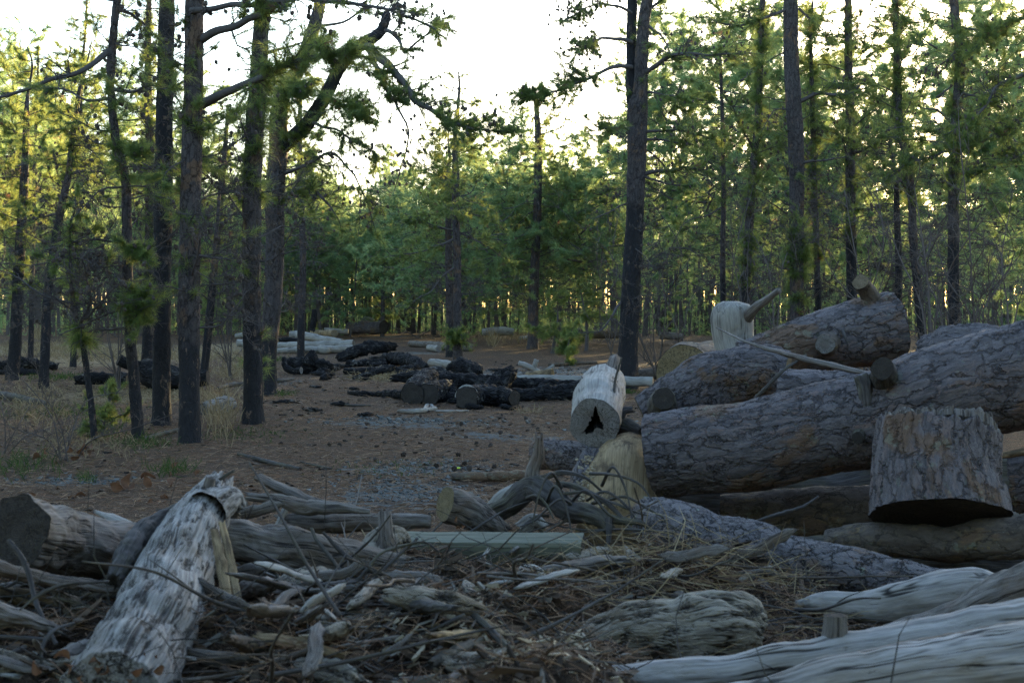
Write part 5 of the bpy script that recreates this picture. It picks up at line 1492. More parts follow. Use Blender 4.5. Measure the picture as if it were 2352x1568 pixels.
log("charred_stump", "slanting charred stump poking up in the burnt pile", "stump", 'char', [(1120, 905, 24.6, 22), (1145, 880, 24.8, 24), (1165, 862, 25, 20), (1180, 850, 25.1, 10)], ('cap', 'jag'), 'end_dark', .14, .08)
log("charred_stump", "charred root spike rising beside the pale rimmed end", "stump", 'char', [(1040, 905, 24.2, 10), (1044, 885, 24.4, 6), (1050, 872, 24.4, 3)], ('cap', 'jag'), 'end_dark', .2, .05)
log("charred_block", "blocky charred chunk at the back of the burnt pile", "log", 'char', [(1040, 850, 27.8, 20), (1060, 848, 27.6, 24), (1082, 850, 27.4, 22), (1096, 862, 27.2, 12)], ('cut', 'jag'), 'end_dark', .14, .06)
log("grey_chunk", "ash grey log chunk behind the long charred beam", "log", 'char_ash', [(985, 868, 27.5, 12), (1000, 858, 27.6, 17), (1025, 862, 27.5, 12)], ('cap', 'cap'), 'end_dark', .12)
log("pale_log", "pale end of a log left of the blocky charred chunk", "log", 'bare', [(990, 832, 29.5, 9), (1020, 836, 29, 10), (1050, 842, 28.5, 10)], ('cut', 'cap'), 'end_grey', .05)
log("pale_log", "long pale barkless log behind the right of the burnt pile", "log", 'bare', [(1185, 872, 27.3, 11), (1260, 874, 27.2, 14), (1350, 876, 27.2, 13), (1440, 876, 27.2, 12), (1500, 876, 27.1, 11)], ('jag', 'cut'), 'end_grey', .07, .08)
log("brown_log", "short brown log behind the long pale log", "log", 'stained', [(1210, 862, 29.5, 8), (1240, 860, 29.3, 10), (1270, 858, 29.2, 12)], ('cap', 'cut'), 'end_brown', .05)
for lab, p in (("pale bleached branch stub pointing up left in the branch tangle", [(1240, 855, 30, 6), (1215, 842, 30, 7), (1192, 834, 30, 6)]), ("pale bleached stub standing up in the branch tangle", [(1222, 858, 30, 4), (1228, 840, 30, 6), (1232, 826, 30, 6)]),
               ("low bleached branch at the left of the branch tangle", [(1110, 862, 29.5, 4), (1160, 866, 29.3, 6), (1200, 858, 29.2, 4)]), ("dark knobby branch right of the standing bleached stub", [(1245, 858, 30, 4), (1262, 848, 30, 6), (1272, 838, 30, 3)])):
    log("bleached_branch" if "bleach" in lab else "knobby_branch", lab, "branch", 'bare' if "bleach" in lab else 'char_ash', p, ('cap', 'jag'), 'end_grey', .1, .03)
log("fallen_branch", "long thin fallen branch right of the branch tangle", "branch", 'bark_brown', [(1262, 838, None, 4), (1310, 835, None, 4), (1370, 832, None, 4)], ('jag', 'cap'), 'end_grey', .1, .03)
log("thin_log", "thin dark log left of the ash grey chunk", "log", 'char', [(792, 852, None, 7), (840, 852, None, 9), (900, 852, None, 9), (940, 855, None, 7)], ('cut', 'jag'), 'end_grey', .08, .05)
log("charred_branch", "charred branch slanting over the thin dark log", "branch", 'char_ash', [(812, 868, 31.5, 4), (845, 860, 31.6, 6), (880, 850, 31.8, 6), (905, 842, 32, 4)], ('jag', 'jag'), 'end_dark', .15, .05)
log("burnt_log", "big burnt log with a raised right end behind the burnt pile", "log", 'char', [(778, 825, 41, 10), (800, 815, 41.2, 13), (835, 802, 41.5, 14), (870, 798, 41.7, 14), (906, 796, 42, 8)], ('jag', 'jag'), 'end_dark', .16, .1)
log("burnt_log", "sagging burnt log right of the raised burnt log", "log", 'char', [(880, 822, 40, 8), (905, 822, 39.5, 13), (940, 828, 38.5, 14), (965, 840, 37.5, 13), (980, 846, 37, 7)], ('jag', 'jag'), 'end_dark', .16, .1)
log("burnt_log", "low burnt wood between the two big burnt logs", "log", 'char_ash', [(800, 836, None, 7), (850, 832, None, 8), (890, 832, None, 7)], ('jag', 'jag'), 'end_dark', .2, .08)
log("charred_branch", "long charred tail branch at the left foot of the burnt pile", "branch", 'char', [(805, 903, None, 3), (860, 905, None, 5), (915, 906, None, 10), (945, 905, None, 14)], ('jag', 'cap'), 'end_dark', .15, .05)
log("burnt_log", "burnt log with a jagged upright flake, left of the burnt pile", "log", 'char', [(665, 835, 34.5, 14), (700, 838, 34.3, 17), (745, 840, 34.2, 14), (762, 842, 34.2, 7)], ('jag', 'jag'), 'end_dark', .15, .08,
    stubs=[dict(p=[(712, 835, 34.2, 18), (716, 818, 34.2, 14), (718, 806, 34.2, 4)], end='jag', jag=.06)])
log("bleached_slab", "curved ash grey slab at the left end of the burnt flaked log", "wood slab", 'char_ash', [(652, 820, 33.8, 5), (656, 842, 33.7, 7), (672, 852, 33.6, 7), (692, 850, 33.5, 8)], ('jag', 'cut'), 'end_grey', .1, .03)
log("charred_block", "small charred lump alone on the clearing", "wood", 'char', [(738, 870, None, 5), (748, 866, None, 8), (758, 868, None, 5)], ('jag', 'jag'), 'end_dark', .25, .04)
for q, (lab, m, p, en) in enumerate((
        ("upper long bleached log of the pale group at left of the clearing", 'bare', [(636, 794, None, 8), (700, 792, None, 9), (770, 791, None, 9), (812, 790, None, 10)], ('cut', 'cut')),
        ("lower long bleached log of the pale group at left of the clearing", 'bare', [(636, 806, None, 6), (690, 803, None, 8), (740, 803, None, 9), (808, 800, None, 9)], ('jag', 'cut')),
        ("short bleached log showing its round end in front of the pale group", 'bare', [(757, 803, None, 9), (745, 803, None, 10), (735, 802, None, 10)], ('cut', 'cap')),
        ("bleached log end poking out left of the straight grey trunk", 'bare', [(545, 787, None, 9), (600, 790, None, 9)], ('cut', 'cap')),
        ("thick bleached log behind the pale group", 'bare', [(664, 768, 57, 8), (690, 770, 57, 10), (730, 777, 56, 9), (785, 784, 55, 6)], ('cap', 'jag')),
        ("broken brown log, golden light put into its tan end, below the standing charred post", 'stained', [(712, 765, 60, 9), (740, 766, 60, 8), (768, 766, 59, 9)], ('cut', 'cut')),  # golden light on the right end is put into the tan end grain
        ("pale low log left of the distant round bark log", 'bare', [(745, 758, 74, 6), (775, 760, 74, 6), (800, 762, 74, 6)], ('cap', 'cap')),
        ("bleached log pile piece between the grey trunks", 'bare', [(540, 772, 68, 6), (570, 768, 68, 7), (585, 766, 68, 7)], ('cut', 'cap')),
        ("dark low log in front of the distant pale logs", 'char', [(640, 782, 56, 5), (660, 780, 56, 6), (690, 782, 56, 4)], ('cap', 'cap')),
        ("grey log lying left of the lone middle pine's foot", 'weathered', [(943, 789, None, 7), (985, 791, None, 8), (1040, 796, None, 9), (1085, 798, None, 9)], ('cut', 'cap')),
        ("short pale round log in front of the grey log", 'bare', [(985, 798, None, 7), (1008, 801, None, 8)], ('cap', 'cut')),
        ("dark fallen log in the wood right of the slender tall pine", 'bark_brown', [(1340, 770, 62, 8), (1400, 768, 62, 9), (1440, 772, 62, 7)], ('cap', 'cap')),
        ("grey fallen log among the trunks right of the clearing", 'weathered', [(1515, 770, 60, 8), (1550, 772, 60, 9), (1570, 775, 60, 8)], ('cut', 'cap')),
        ("tan stump end on a log at the back of the clearing", 'bare', [(1108, 762, 66, 8), (1150, 760, 66, 10), (1180, 762, 66, 8)], ('jag', 'cut')),
        ("grey log behind the forked pine's foot", 'bark_brown', [(1455, 860, 31, 12), (1510, 858, 31, 13)], ('cap', 'cut')),
        ("small pale stick log beyond the clearing's middle", 'bare', [(1195, 776, None, 4), (1240, 772, None, 4)], ('jag', 'cap')))):
    log("bleached_log" if m == 'bare' else "fallen_log", lab, "log", m, p, en, 'end_grey' if m != 'stained' else 'end_tan', .06, .05)
log("charred_post", "charred post standing upright behind the pale logs", "post", 'char', [(716, 768, 60, 8), (719, 745, 60, 7), (722, 722, 60, 7), (722, 711, 60, 5)], ('cap', 'jag'), 'end_dark', .1, .1)
log("round_log", "thick round bark log far back on the clearing", "log", 'bark', [(803, 752, 80, 13), (840, 752, 79, 14), (882, 751, 78, 15)], ('cap', 'cut'), 'end_dark', .03)
log("pale_boulder", "pale slab standing behind the far round bark log", "slab", 'bare', [(828, 745, 83, 9), (843, 737, 83, 11), (858, 744, 83, 9)], ('cap', 'cap'), 'end_grey', .06)
log("fire_scarred_trunk", "big smooth charred trunk lying behind the left trunk group", "log", 'char', [(330, 852, 27.5, 26), (365, 858, 27.2, 34), (400, 866, 27, 26), (440, 870, 27, 20), (478, 866, 27, 17)], ('cap', 'cut'), 'end_dark', .06,
    stubs=[dict(p=[(330, 845, 27.3, 14), (300, 838, 27.2, 12), (272, 826, 27.1, 13)], end='cut', em='end_dark')])
log("grey_bark_log", "grey burnt log lying left of the smooth charred trunk", "log", 'char_ash', [(175, 873, 28, 10), (210, 868, 28, 14), (250, 870, 28, 14), (292, 872, 28, 16)], ('jag', 'cut'), 'end_dark', .08, .06)
log("pale_stump", "pale broken wood between the black trunk and the thick grey trunk", "wood", 'bare', [(398, 880, 27, 12), (404, 862, 27, 12), (412, 854, 27, 5)], ('cap', 'jag'), 'end_grey', .1, .05)
log("rotten_stump", "small grey rotten log at the right foot of the thickest left trunk", "log", 'rough_bare', [(468, 940, None, 14), (500, 932, None, 18), (528, 926, None, 16)], ('jag', 'jag'), 'end_grey', .15, .06)
log("burnt_log", "burnt wood heap at the left border behind the dark thin pine", "log", 'char_ash', [(0, 842, 36, 12), (40, 834, 36, 14), (85, 838, 36, 12), (130, 842, 36, 8)], ('jag', 'jag'), 'end_dark', .16, .08)
log("charred_block", "bent charred log under the left border's burnt heap", "log", 'char', [(0, 858, 34, 8), (50, 856, 34, 10), (100, 862, 34, 7)], ('jag', 'jag'), 'end_dark', .16, .06)
for lab, p in (("dark stick on the ground right of the left trunk group", [(500, 892, None, 4), (530, 884, None, 5), (568, 880, None, 4)]), ("dark thin fallen branch in front of the straight grey trunk", [(548, 1042, None, 4), (600, 1056, None, 5), (650, 1068, None, 5), (690, 1076, None, 4)]),
               ("charred stick right of the leaning reddish pine's foot", [(610, 872, None, 4), (640, 874, None, 5), (675, 870, None, 3)]), ("fallen dark branch at the left border", [(0, 905, None, 8), (60, 918, None, 9), (110, 928, None, 6)]),
               ("thin dark branch leaning against the thickest left trunk", [(330, 1008, None, 5), (370, 996, None, 5), (430, 982, None, 4)]), ("pale stick in front of the burnt pile", [(915, 944, None, 4), (960, 944, None, 6), (1000, 938, None, 5)]),
               ("small bleached fork in front of the burnt pile", [(975, 940, None, 4), (985, 928, 24, 5), (1000, 940, None, 3)]), ("long low stick right of the bleached fork", [(1000, 944, None, 3), (1040, 944, None, 3), (1075, 943, None, 2)]),
               ("thin stick lying flat on the open clearing", [(760, 926, None, 2.5), (800, 930, None, 3), (850, 931, None, 2)]), ("curved thin stick in the near clearing", [(690, 1060, None, 2.5), (730, 1070, None, 3), (762, 1076, None, 2)])):
    log("ground_stick", lab, "stick", 'bare' if 'pale' in lab or 'bleached' in lab else 'dark_wood', p, ('jag', 'jag'), 'end_dark', .12, .03)

# ------------------------------------------------------------------ the debris heap
mx, my = np.meshgrid(np.arange(-3.6, 2.9, .022), np.arange(2.2, 9.2, .022))
mz = mound_h(mx, my)
mz = mz + .035 * fnoise(np.stack([mx * 9, my * 9, mx * 0], -1), 3) * sm(.03, .2, mz) - .05 * (1 - sm(0, .12, mz))
b = Buf()
nx, ny = mx.shape[1], mx.shape[0]
i = np.arange(ny - 1)[:, None]
j = np.arange(nx - 1)[None, :]
a = i * nx + j
b.add(np.stack([mx, my, mz], -1).reshape(-1, 3), quads=np.stack([a, a + 1, a + nx + 1, a + nx], -1).reshape(-1, 4))


def mulch_material():
    b = NB("mulch")
    p = b.n("NewGeometry").outputs["Position"]
    n1 = b.noise(p, 8, 5, .7)[0]
    n2 = b.noise(b.vadd(b.mul(p, (1, .4, 1)), b.mul(b.noise(p, 9, 2)[1], (.4, .4, 0))), 70, 4, .7, 1.0)[0]
    col = b.mix(b.ss(n2, .35, .65), (.012, .009, .007), (.10, .066, .045))  # dark mulch, lowered further to put gap shade into its colour
    col = b.mix(b.ss(n1, .5, .7, 0, .6), col, (.055, .038, .027))
    return b.finish(col, .95, b.math('ADD', n2, n1), 0, .03, .1)


o = b.build("debris_mound", mulch_material())
tag(o, "heap of dark shredded wood and mulch under the foreground timber", "debris", kind="stuff")


def surf(x, y):
    return np.maximum(mound_h(x, y), ground_h(x, y))


def blades(buf, P, D, L, w, val, rng, curve=.2, mi=0):
    """Two-segment flat blades from P along D."""
    n = len(P)
    side = np.cross(D, rng.normal(size=(n, 3)))
    side /= np.linalg.norm(side, axis=1, keepdims=True) + 1e-9
    bend = rng.normal(size=(n, 3)) * curve
    M = P + D * (L * .5)[:, None] + bend * (L * .25)[:, None]
    E = P + D * L[:, None] + bend * (L * .1)[:, None] - A([0, 0, 1]) * (L * curve * .3)[:, None]
    w = w[:, None] * .5
    V = np.stack([P - side * w, P + side * w, M + side * w * .9, M - side * w * .9, E + side * w * .3, E - side * w * .3], 1)
    q = np.arange(n)[:, None] * 6
    Q = np.concatenate([q + A([0, 1, 2, 3]), q + A([3, 2, 4, 5])])
    buf.add(V.reshape(-1, 3), quads=Q, rest=V.reshape(-1, 3), val=np.repeat(val, 6), mi=mi)


rng = np.random.default_rng(9)
# straw and needles over the heap
n = 42000
x = rng.uniform(-2.6, 2.2, n)
y = rng.uniform(3.7, 8.4, n)
dn = sm(-.15, .35, vnoise(np.stack([x * 1.8, y * 1.8, x * 0 + 5], -1)) + .9 * np.exp(-((x - .35) / .9) ** 2 - ((y - 5.9) / .8) ** 2))
keep = rng.random(n) < np.clip(dn, .12, 1)
x, y = x[keep], y[keep]
n = len(x)
P = np.column_stack([x, y, surf(x, y) + rng.uniform(0, .035, n)])
th = rng.uniform(0, 6.283, n)
D = np.column_stack([np.cos(th), np.sin(th), rng.normal(.12, .25, n)])
D /= np.linalg.norm(D, axis=1, keepdims=True)
b = Buf()
blades(b, P, D, rng.uniform(.05, .20, n), rng.uniform(.0015, .0045, n), rng.random(n) ** 1.6, rng, .35)
tag(b.build("straw_litter", MAT['litter'], smooth=False), "dry straw and brown pine needles strewn over the debris heap", "straw", kind="stuff")
# pale longer straw right of the middle
n = 520
x, y = rng.normal(.75, .42, n), rng.normal(6.3, .45, n)
P = np.column_stack([x, y, surf(x, y) + rng.uniform(.02, .10, n)])
th = rng.uniform(0, 6.283, n)
D = np.column_stack([np.cos(th), np.sin(th) * .6, rng.normal(.1, .35, n)])
D /= np.linalg.norm(D, axis=1, keepdims=True)
b = Buf()
blades(b, P, D, rng.uniform(.12, .38, n), rng.uniform(.003, .006, n), rng.random(n), rng, .3)
tag(b.build("dry_stalks", MAT['straw'], smooth=False), "bleached broken grass stalks around the twisted root", "dry stalks", kind="stuff")
# chips
def chips(name, label, n, cx, cy, sx, sy, l0, l1, mat):
    x, y = rng.normal(cx, sx, n), rng.normal(cy, sy, n)
    z = surf(x, y) + rng.uniform(0, .03, n)
    B = Buf()
    cube = A([(u, v, w) for w in (-1, 1) for v in (-1, 1) for u in (-1, 1)], float) * .5
    th, tl, ro = rng.uniform(0, 6.283, n), rng.normal(.1, .3, n), rng.uniform(0, 3, n)
    ax = np.stack([np.cos(th) * np.cos(tl), np.sin(th) * np.cos(tl), np.sin(tl)], -1)
    u = np.cross(ax, rng.normal(size=(n, 3)))
    u /= np.linalg.norm(u, axis=1, keepdims=True)
    w = np.cross(ax, u)
    L = rng.uniform(l0, l1, n)
    S = np.stack([L, L * rng.uniform(.12, .32, n), L * rng.uniform(.04, .12, n)], -1)
    k = cube[None] * (1 + .0 * S[:, None])
    k = k * S[:, None]
    tap = rng.uniform(.3, 1, (n, 1))
    k[:, :, 1] = np.where(cube[None, :, 0] > 0, k[:, :, 1] * tap, k[:, :, 1])
    k[:, :, 0] += rng.normal(size=(n, 8)) * .08 * L[:, None]
    V = np.column_stack([x, y, z])[:, None] + k[:, :, :1] * ax[:, None] + k[:, :, 1:2] * u[:, None] + k[:, :, 2:] * w[:, None]
    F = A([(0, 2, 3, 1), (4, 5, 7, 6), (0, 1, 5, 4), (2, 6, 7, 3), (0, 4, 6, 2), (1, 3, 7, 5)])
    B.add(V.reshape(-1, 3), quads=(np.arange(n)[:, None, None] * 8 + F[None]).reshape(-1, 4), val=np.repeat(rng.random(n), 8))
    return tag(B.build(name, mat, smooth=False), label, "wood chips", kind="stuff")


chips("wood_chips", "pale fresh wood chips in the middle of the foreground", 420, -.06, 4.75, .26, .28, .02, .09, MAT['chips'])
chips("wood_chips", "scattered grey wood splinters over the debris heap", 1100, -.3, 5.4, 1.0, .9, .015, .08, MAT['chips_grey'])

chips("bark_bits", "brown bark crumbs and rotten bits covering the debris heap", 5200, -.2, 5.6, 1.15, 1.15, .02, .13, MAT['bits'])
# tangle of fine twigs
rng = np.random.default_rng(15)
B = Buf()
for q in range(900):
    x, y = rng.uniform(-2.5, 1.4), rng.uniform(4.0, 8.2)
    L = rng.uniform(.15, .6)
    d = nrm([rng.normal(), rng.normal() * .7, rng.normal() * .22])
    p0 = A([x, y, float(surf(x, y)) + rng.uniform(0, .07)])
    C = [p0]
    for k in range(4):
        d = nrm(d + rng.normal(size=3) * .22)
        C.append(C[-1] + d * L / 4)
    B.twig(A(C), rng.uniform(.0025, .006), .0015)
tag(B.build("twig_litter", MAT['dark_wood']), "tangle of fine dark twigs over the debris heap", "twigs", kind="stuff")

# countable sticks and shards lying over the heap
rng = np.random.default_rng(21)
protos = []
for q in range(9):
    B = Buf()
    L = 1.0
    shard = q >= 5
    pts = A([(0, 0, 0), (L * .33, rng.normal() * .03, rng.normal() * .02), (L * .66, rng.normal() * .04, rng.normal() * .02), (L, rng.normal() * .05, rng.normal() * .03)])
    C = spline(pts, 26)
    s = np.linspace(0, 1, 26)
    if shard:
        R = .075 * np.clip(np.minimum(s, 1 - s) * 5 + .25, 0, 1)
        tube(B, C, R, 14, .16, q + 3, (.08, .1), (True, True), flat=.45, off=(q, 0, 0))
    else:
        R = .020 * (1 - .6 * s)
        tube(B, C, R, 8, .12, q + 3, (0, 0), (True, True), off=(q, 0, 0))
        for m in range(rng.integers(1, 4)):
            p0 = C[rng.integers(6, 20)]
            d = A([.7, rng.normal() * .5, rng.normal() * .4])
            B.twig(spline([p0, p0 + d * .14, p0 + d * .3 + rng.normal(size=3) * .04], 5), .010, .004)
    nm = "wood_shard" if shard else "heap_stick"
    ob = B.build(nm, MAT[('bare', 'weathered', 'rotten', 'weathered')[q - 5]] if shard else MAT[('dark_wood', 'dark_wood', 'weathered', 'dark_wood', 'bark_brown')[q]])
    COL.objects.unlink(ob)
    protos.append((nm, ob))
for q in range(290):
    nm, src = protos[rng.integers(0, 9)]
    o = src.copy()
    COL.objects.link(o)
    x, y = rng.uniform(-2.3, 1.35), rng.uniform(4.1, 7.4)
    if rng.random() < .35:
        x, y = rng.uniform(-2.0, -.6), rng.uniform(4.1, 5.8)
    for _ in range(30):
        z = float(surf(x, y))
        ppx, ppy = CX + x / y * FPX, HOR + (CAMH - z) / y * FPX
        if not (ppx > 1330 and y < 5.9 or 160 < ppx < 560 and y < 5.8 or 1200 < ppx < 1780 and y < 5.75 or (880 < ppx < 1380 and 6.2 < y < 6.75)):
            break
        x, y = rng.uniform(-2.3, 1.35), rng.uniform(4.1, 7.4)
    L = rng.uniform(.18, .8) if nm == "heap_stick" else rng.uniform(.16, .46)
    t = .55 if nm == "heap_stick" else 1.0
    o.scale = (L, L * t, L * t)
    o.location = (x, y, z + rng.uniform(.01, .09))
    o.rotation_euler = (rng.uniform(0, 6.28), rng.normal() * .26 - .1, rng.uniform(0, 6.28))
    if nm == "heap_stick":
        tag(o, "loose bare stick lying in the foreground debris heap", "stick", "loose sticks over the debris heap")
    else:
        tag(o, "broken shard of weathered wood lying in the foreground debris heap", "wood shard", "wood shards over the debris heap")

# bracket fungus dots on the slab of bark
B = Buf()
for q in range(150):
    px, py = rng.normal(1345, 10), rng.uniform(1045, 1165)
    p = pix(px + (1105 - py) * .12, py, 9.0 + rng.uniform(-.02, .03))
    r = rng.uniform(.005, .012)
    th = np.arange(6) / 6 * 6.283
    ring = np.column_stack([r * np.cos(th), 0 * th, r * .7 * np.sin(th)])
    B.add(np.vstack([p + ring, p + A([0, -r * .7, 0])]), tris=[(6, m, (m + 1) % 6) for m in range(6)], val=rng.random())
o = B.build("bracket_fungus", MAT['chips'])
tag(o, "pale bracket fungus crusting the loose bark beside the golden trunk piece", "fungus", kind="stuff")

# red brown leaves on the foot of the bleached log, oak leaves on the ground
def leaves(name, label, spots_):
    B = Buf()
    for (p, n, sx, sz, size) in spots_:
        for q in range(n):
            c = p + A([rng.normal() * sx, rng.normal() * sx, abs(rng.normal()) * sz])
            ax = nrm(rng.normal(size=3) * A([1, 1, .5]))
            u = perp(ax, rng)
            nn = np.cross(ax, u)
            s = size * rng.uniform(.6, 1.2)
            s *= .62
            t = np.linspace(0, 1, 6)
            wv = A([.05, .3, .45, .38, .3, .04]) * s * A([1, 1, .8, 1, .8, 1])
            mid = c + ax * (t * s)[:, None] + nn * (.35 * s * np.sin(t * 3 + rng.random()))[:, None]
            V = np.stack([mid + u * wv[:, None] + nn * (.22 * s), mid, mid - u * wv[:, None] + nn * (.22 * s)], 1).reshape(-1, 3)
            B.add(V, quads=[(3 * m + k, 3 * m + k + 1, 3 * m + k + 4, 3 * m + k + 3) for m in range(5) for k in (0, 1)], rest=V * 3)
    return tag(B.build(name, MAT['leaf']), label, "dead leaves", kind="stuff")


leaves("red_leaves", "reddish dead leaves caught on the foot of the bleached log", [(pix(230, 1545, 4.22), 14, .07, .02, .07), (pix(280, 1540, 4.2), 10, .07, .02, .06), (pix(1060, 1208, 6.6), 3, .03, .01, .04)])
leaves("oak_leaves", "brown curled oak leaves lying on the ground at left", [(gpt(288, 1125), 7, .12, .06, .19), (gpt(170, 1065), 9, .22, .10, .17), (gpt(365, 1150), 3, .08, .02, .14), (gpt(160, 1140), 4, .2, .01, .14), (gpt(400, 1090), 3, .3, .02, .1), (gpt(720, 1080), 3, 1.0, .01, .08), (gpt(1150, 1030), 4, 1.4, .01, .08)])

# ------------------------------------------------------------------ litter, grass, cones on the ground
rng = np.random.default_rng(33)
n = 46000
yy = 8.0 + 30 * rng.random(n) ** 1.7
xx = rng.uniform(-.42, .30, n) * yy
keep = mound_h(xx, yy) < .02
xx, yy = xx[keep], yy[keep]
n = len(xx)
P = np.column_stack([xx, yy, ground_h(xx, yy) + rng.uniform(.003, .02, n)])
th = rng.uniform(0, 6.283, n)
D = np.column_stack([np.cos(th), np.sin(th), rng.normal(.06, .14, n)])
b = Buf()
blades(b, P, D, rng.uniform(.05, .16, n), rng.uniform(.003, .006, n) * np.sqrt(yy / 10), rng.random(n), rng, .3)
tag(b.build("needle_litter", MAT['litter'], smooth=False), "fallen brown pine needles scattered over the clearing", "pine needles", kind="stuff")


chips_n = 5200
yy = 8.2 + 34 * rng.random(chips_n) ** 1.6
xx = rng.uniform(-.40, .30, chips_n) * yy
cl = vnoise(np.column_stack([xx * .7, yy * .35, xx * 0]))
keep = (mound_h(xx, yy) < .02) & (rng.random(chips_n) < .25 + .75 * sm(-.2, .5, cl))
xx, yy = xx[keep], yy[keep]
m_ = len(xx)
B = Buf()
tet = A([(1, 1, 1), (-1, -1, 1), (-1, 1, -1), (1, -1, -1)], float)
sz = rng.uniform(.006, .022, (m_, 1, 1)) * np.sqrt(yy / 10)[:, None, None]
Vt = tet[None] * sz * rng.uniform(.3, 1.6, (m_, 1, 3)) * A([1.4, 1.4, .5])
aa = rng.uniform(0, 6.28, m_)
Rm = np.stack([np.stack([np.cos(aa), -np.sin(aa), 0 * aa], -1), np.stack([np.sin(aa), np.cos(aa), 0 * aa], -1), np.stack([0 * aa, 0 * aa, 1 + 0 * aa], -1)], 1)
Vt = np.einsum('nij,nkj->nki', Rm, Vt) + np.column_stack([xx, yy, ground_h(xx, yy) + .006])[:, None]
B.add(Vt.reshape(-1, 3), tris=(np.arange(m_)[:, None, None] * 4 + A([(0, 1, 2), (0, 3, 1), (0, 2, 3), (1, 3, 2)])[None]).reshape(-1, 3), val=np.repeat(rng.random(m_) ** 2.2, 4))
tag(B.build("ground_crumbs", MAT['bits'], smooth=False), "dark bark crumbs and charcoal bits strewn over the clearing", "bark crumbs", kind="stuff")


B = Buf()
for px, py, rx, ry, m_ in ((950, 970, 200, 9, 700), (930, 1130, 160, 32, 900), (1350, 852, 200, 9, 500), (1000, 1075, 170, 18, 500), (150, 1105, 130, 12, 500), (640, 878, 60, 8, 150), (1400, 985, 80, 16, 160)):
    m_ = int(m_ * .42)
    X, Y = px + rng.normal(size=m_) * rx * .6, np.clip(py + rng.normal(size=m_) * ry * .6, 760, 1160)
    d = 1.6 * FPX / (Y - HOR)
    x = (X - CX) / FPX * d
    c = np.column_stack([x, d, ground_h(x, d) + .004])
    sz = rng.uniform(.005, .016, (m_, 1, 1)) * np.clip(d / 12, .9, 2)[:, None, None]
    Vt = tet[None] * sz * rng.uniform(.5, 1.4, (m_, 1, 3)) * A([1.2, 1.2, .6]) + c[:, None]
    B.add(Vt.reshape(-1, 3), tris=(np.arange(m_)[:, None, None] * 4 + A([(0, 1, 2), (0, 3, 1), (0, 2, 3), (1, 3, 2)])[None]).reshape(-1, 3), val=np.repeat(rng.random(m_), 4))
tag(B.build("gravel", MAT['pebble'], smooth=False), "blue grey gravel lying in patches on the clearing", "gravel", kind="stuff")


def grass(name, label, spots_, mat, cat):
    B = Buf()
    for px, py, rx, ry, n, l0, l1, lay in spots_:
        x = px + rng.normal(size=n) * rx * .6
        y = np.clip(py + rng.normal(size=n) * ry * .6, 745, 1300)
        d = 1.6 * FPX / (y - HOR)
        X = (x - CX) / FPX * d
        P = np.column_stack([X, d, ground_h(X, d)])
        D = np.column_stack([rng.normal(size=n) * lay, rng.normal(size=n) * lay, np.ones(n)])
        D /= np.linalg.norm(D, axis=1, keepdims=True)
        blades(B, P, D, rng.uniform(l0, l1, n), rng.uniform(.004, .008, n) * np.clip(d / 14, .8, 3), rng.random(n), rng, .5)
    return tag(B.build(name, mat, smooth=False), label, cat, kind="stuff")


grass("dry_grass", "dry straw coloured grass among the left trunks and along the wood", [(330, 815, 230, 16, 5200, .06, .22, 1.0), (90, 800, 120, 14, 2200, .08, .28, .8), (320, 905, 170, 20, 2600, .06, .2, 1.8), (540, 850, 60, 26, 900, .06, .24, .8), (80, 930, 70, 40, 700, .08, .3, .8),
                                                                                         (870, 866, 60, 8, 700, .1, .3, 2.0), (940, 868, 50, 6, 600, .1, .3, 2.0), (1260, 775, 160, 12, 1400, .2, .5, .6), (500, 960, 40, 40, 300, .2, .5, .4), (85, 775, 10, 6, 120, .6, 1.3, .4), (1130, 790, 8, 6, 90, .5, 1.0, .3), (1215, 940, 30, 4, 60, .1, .2, 1.5),
                                                                                         (200, 1010, 140, 40, 700, .05, .2, 1.0)], MAT['straw'], "dry grass")
grass("green_grass", "fresh green grass and seedlings at left", [(395, 1090, 45, 12, 180, .06, .20, .5), (60, 1075, 70, 22, 220, .06, .25, .5), (230, 985, 40, 20, 260, .08, .25, .5), (150, 945, 160, 14, 600, .04, .12, .8), (330, 1020, 60, 14, 220, .06, .2, .6), (560, 1000, 120, 14, 300, .03, .08, .8), (190, 1105, 20, 8, 60, .05, .15, .5),
                                                                    (870, 1085, 120, 20, 160, .03, .07, .8), (640, 905, 40, 6, 160, .05, .12, .7), (1440, 902, 20, 3, 120, .05, .12, .7), (610, 830, 50, 6, 300, .08, .2, .7), (120, 868, 60, 8, 300, .08, .2, .6), (240, 905, 12, 4, 100, .08, .15, .6)], MAT['grass'], "grass")

# pine cones on the clearing: one cone, copied
B = Buf()
H, K = 11, 14
V = []
for h in range(H):
    f = h / (H - 1)
    r = .030 * math.sin(math.pi * (.12 + .80 * f)) ** .8
    for m in range(K):
        a_ = m / K * 6.283 + h * .45
        rr = r * (1.35 if (m + h) % 2 else .72)
        V.append((rr * math.cos(a_), rr * math.sin(a_), f * .065 + (.006 if (m + h) % 2 else 0)))
V += [(0, 0, -.004), (0, 0, .070)]
Q = [(h * K + m, h * K + (m + 1) % K, (h + 1) * K + (m + 1) % K, (h + 1) * K + m) for h in range(H - 1) for m in range(K)]
T_ = [(H * K, (m + 1) % K, m) for m in range(K)] + [(H * K + 1, (H - 1) * K + m, (H - 1) * K + (m + 1) % K) for m in range(K)]
B.add(V, quads=Q, tris=T_)
src = B.build("pine_cone", MAT['cone_ground'], smooth=False)
COL.objects.unlink(src)
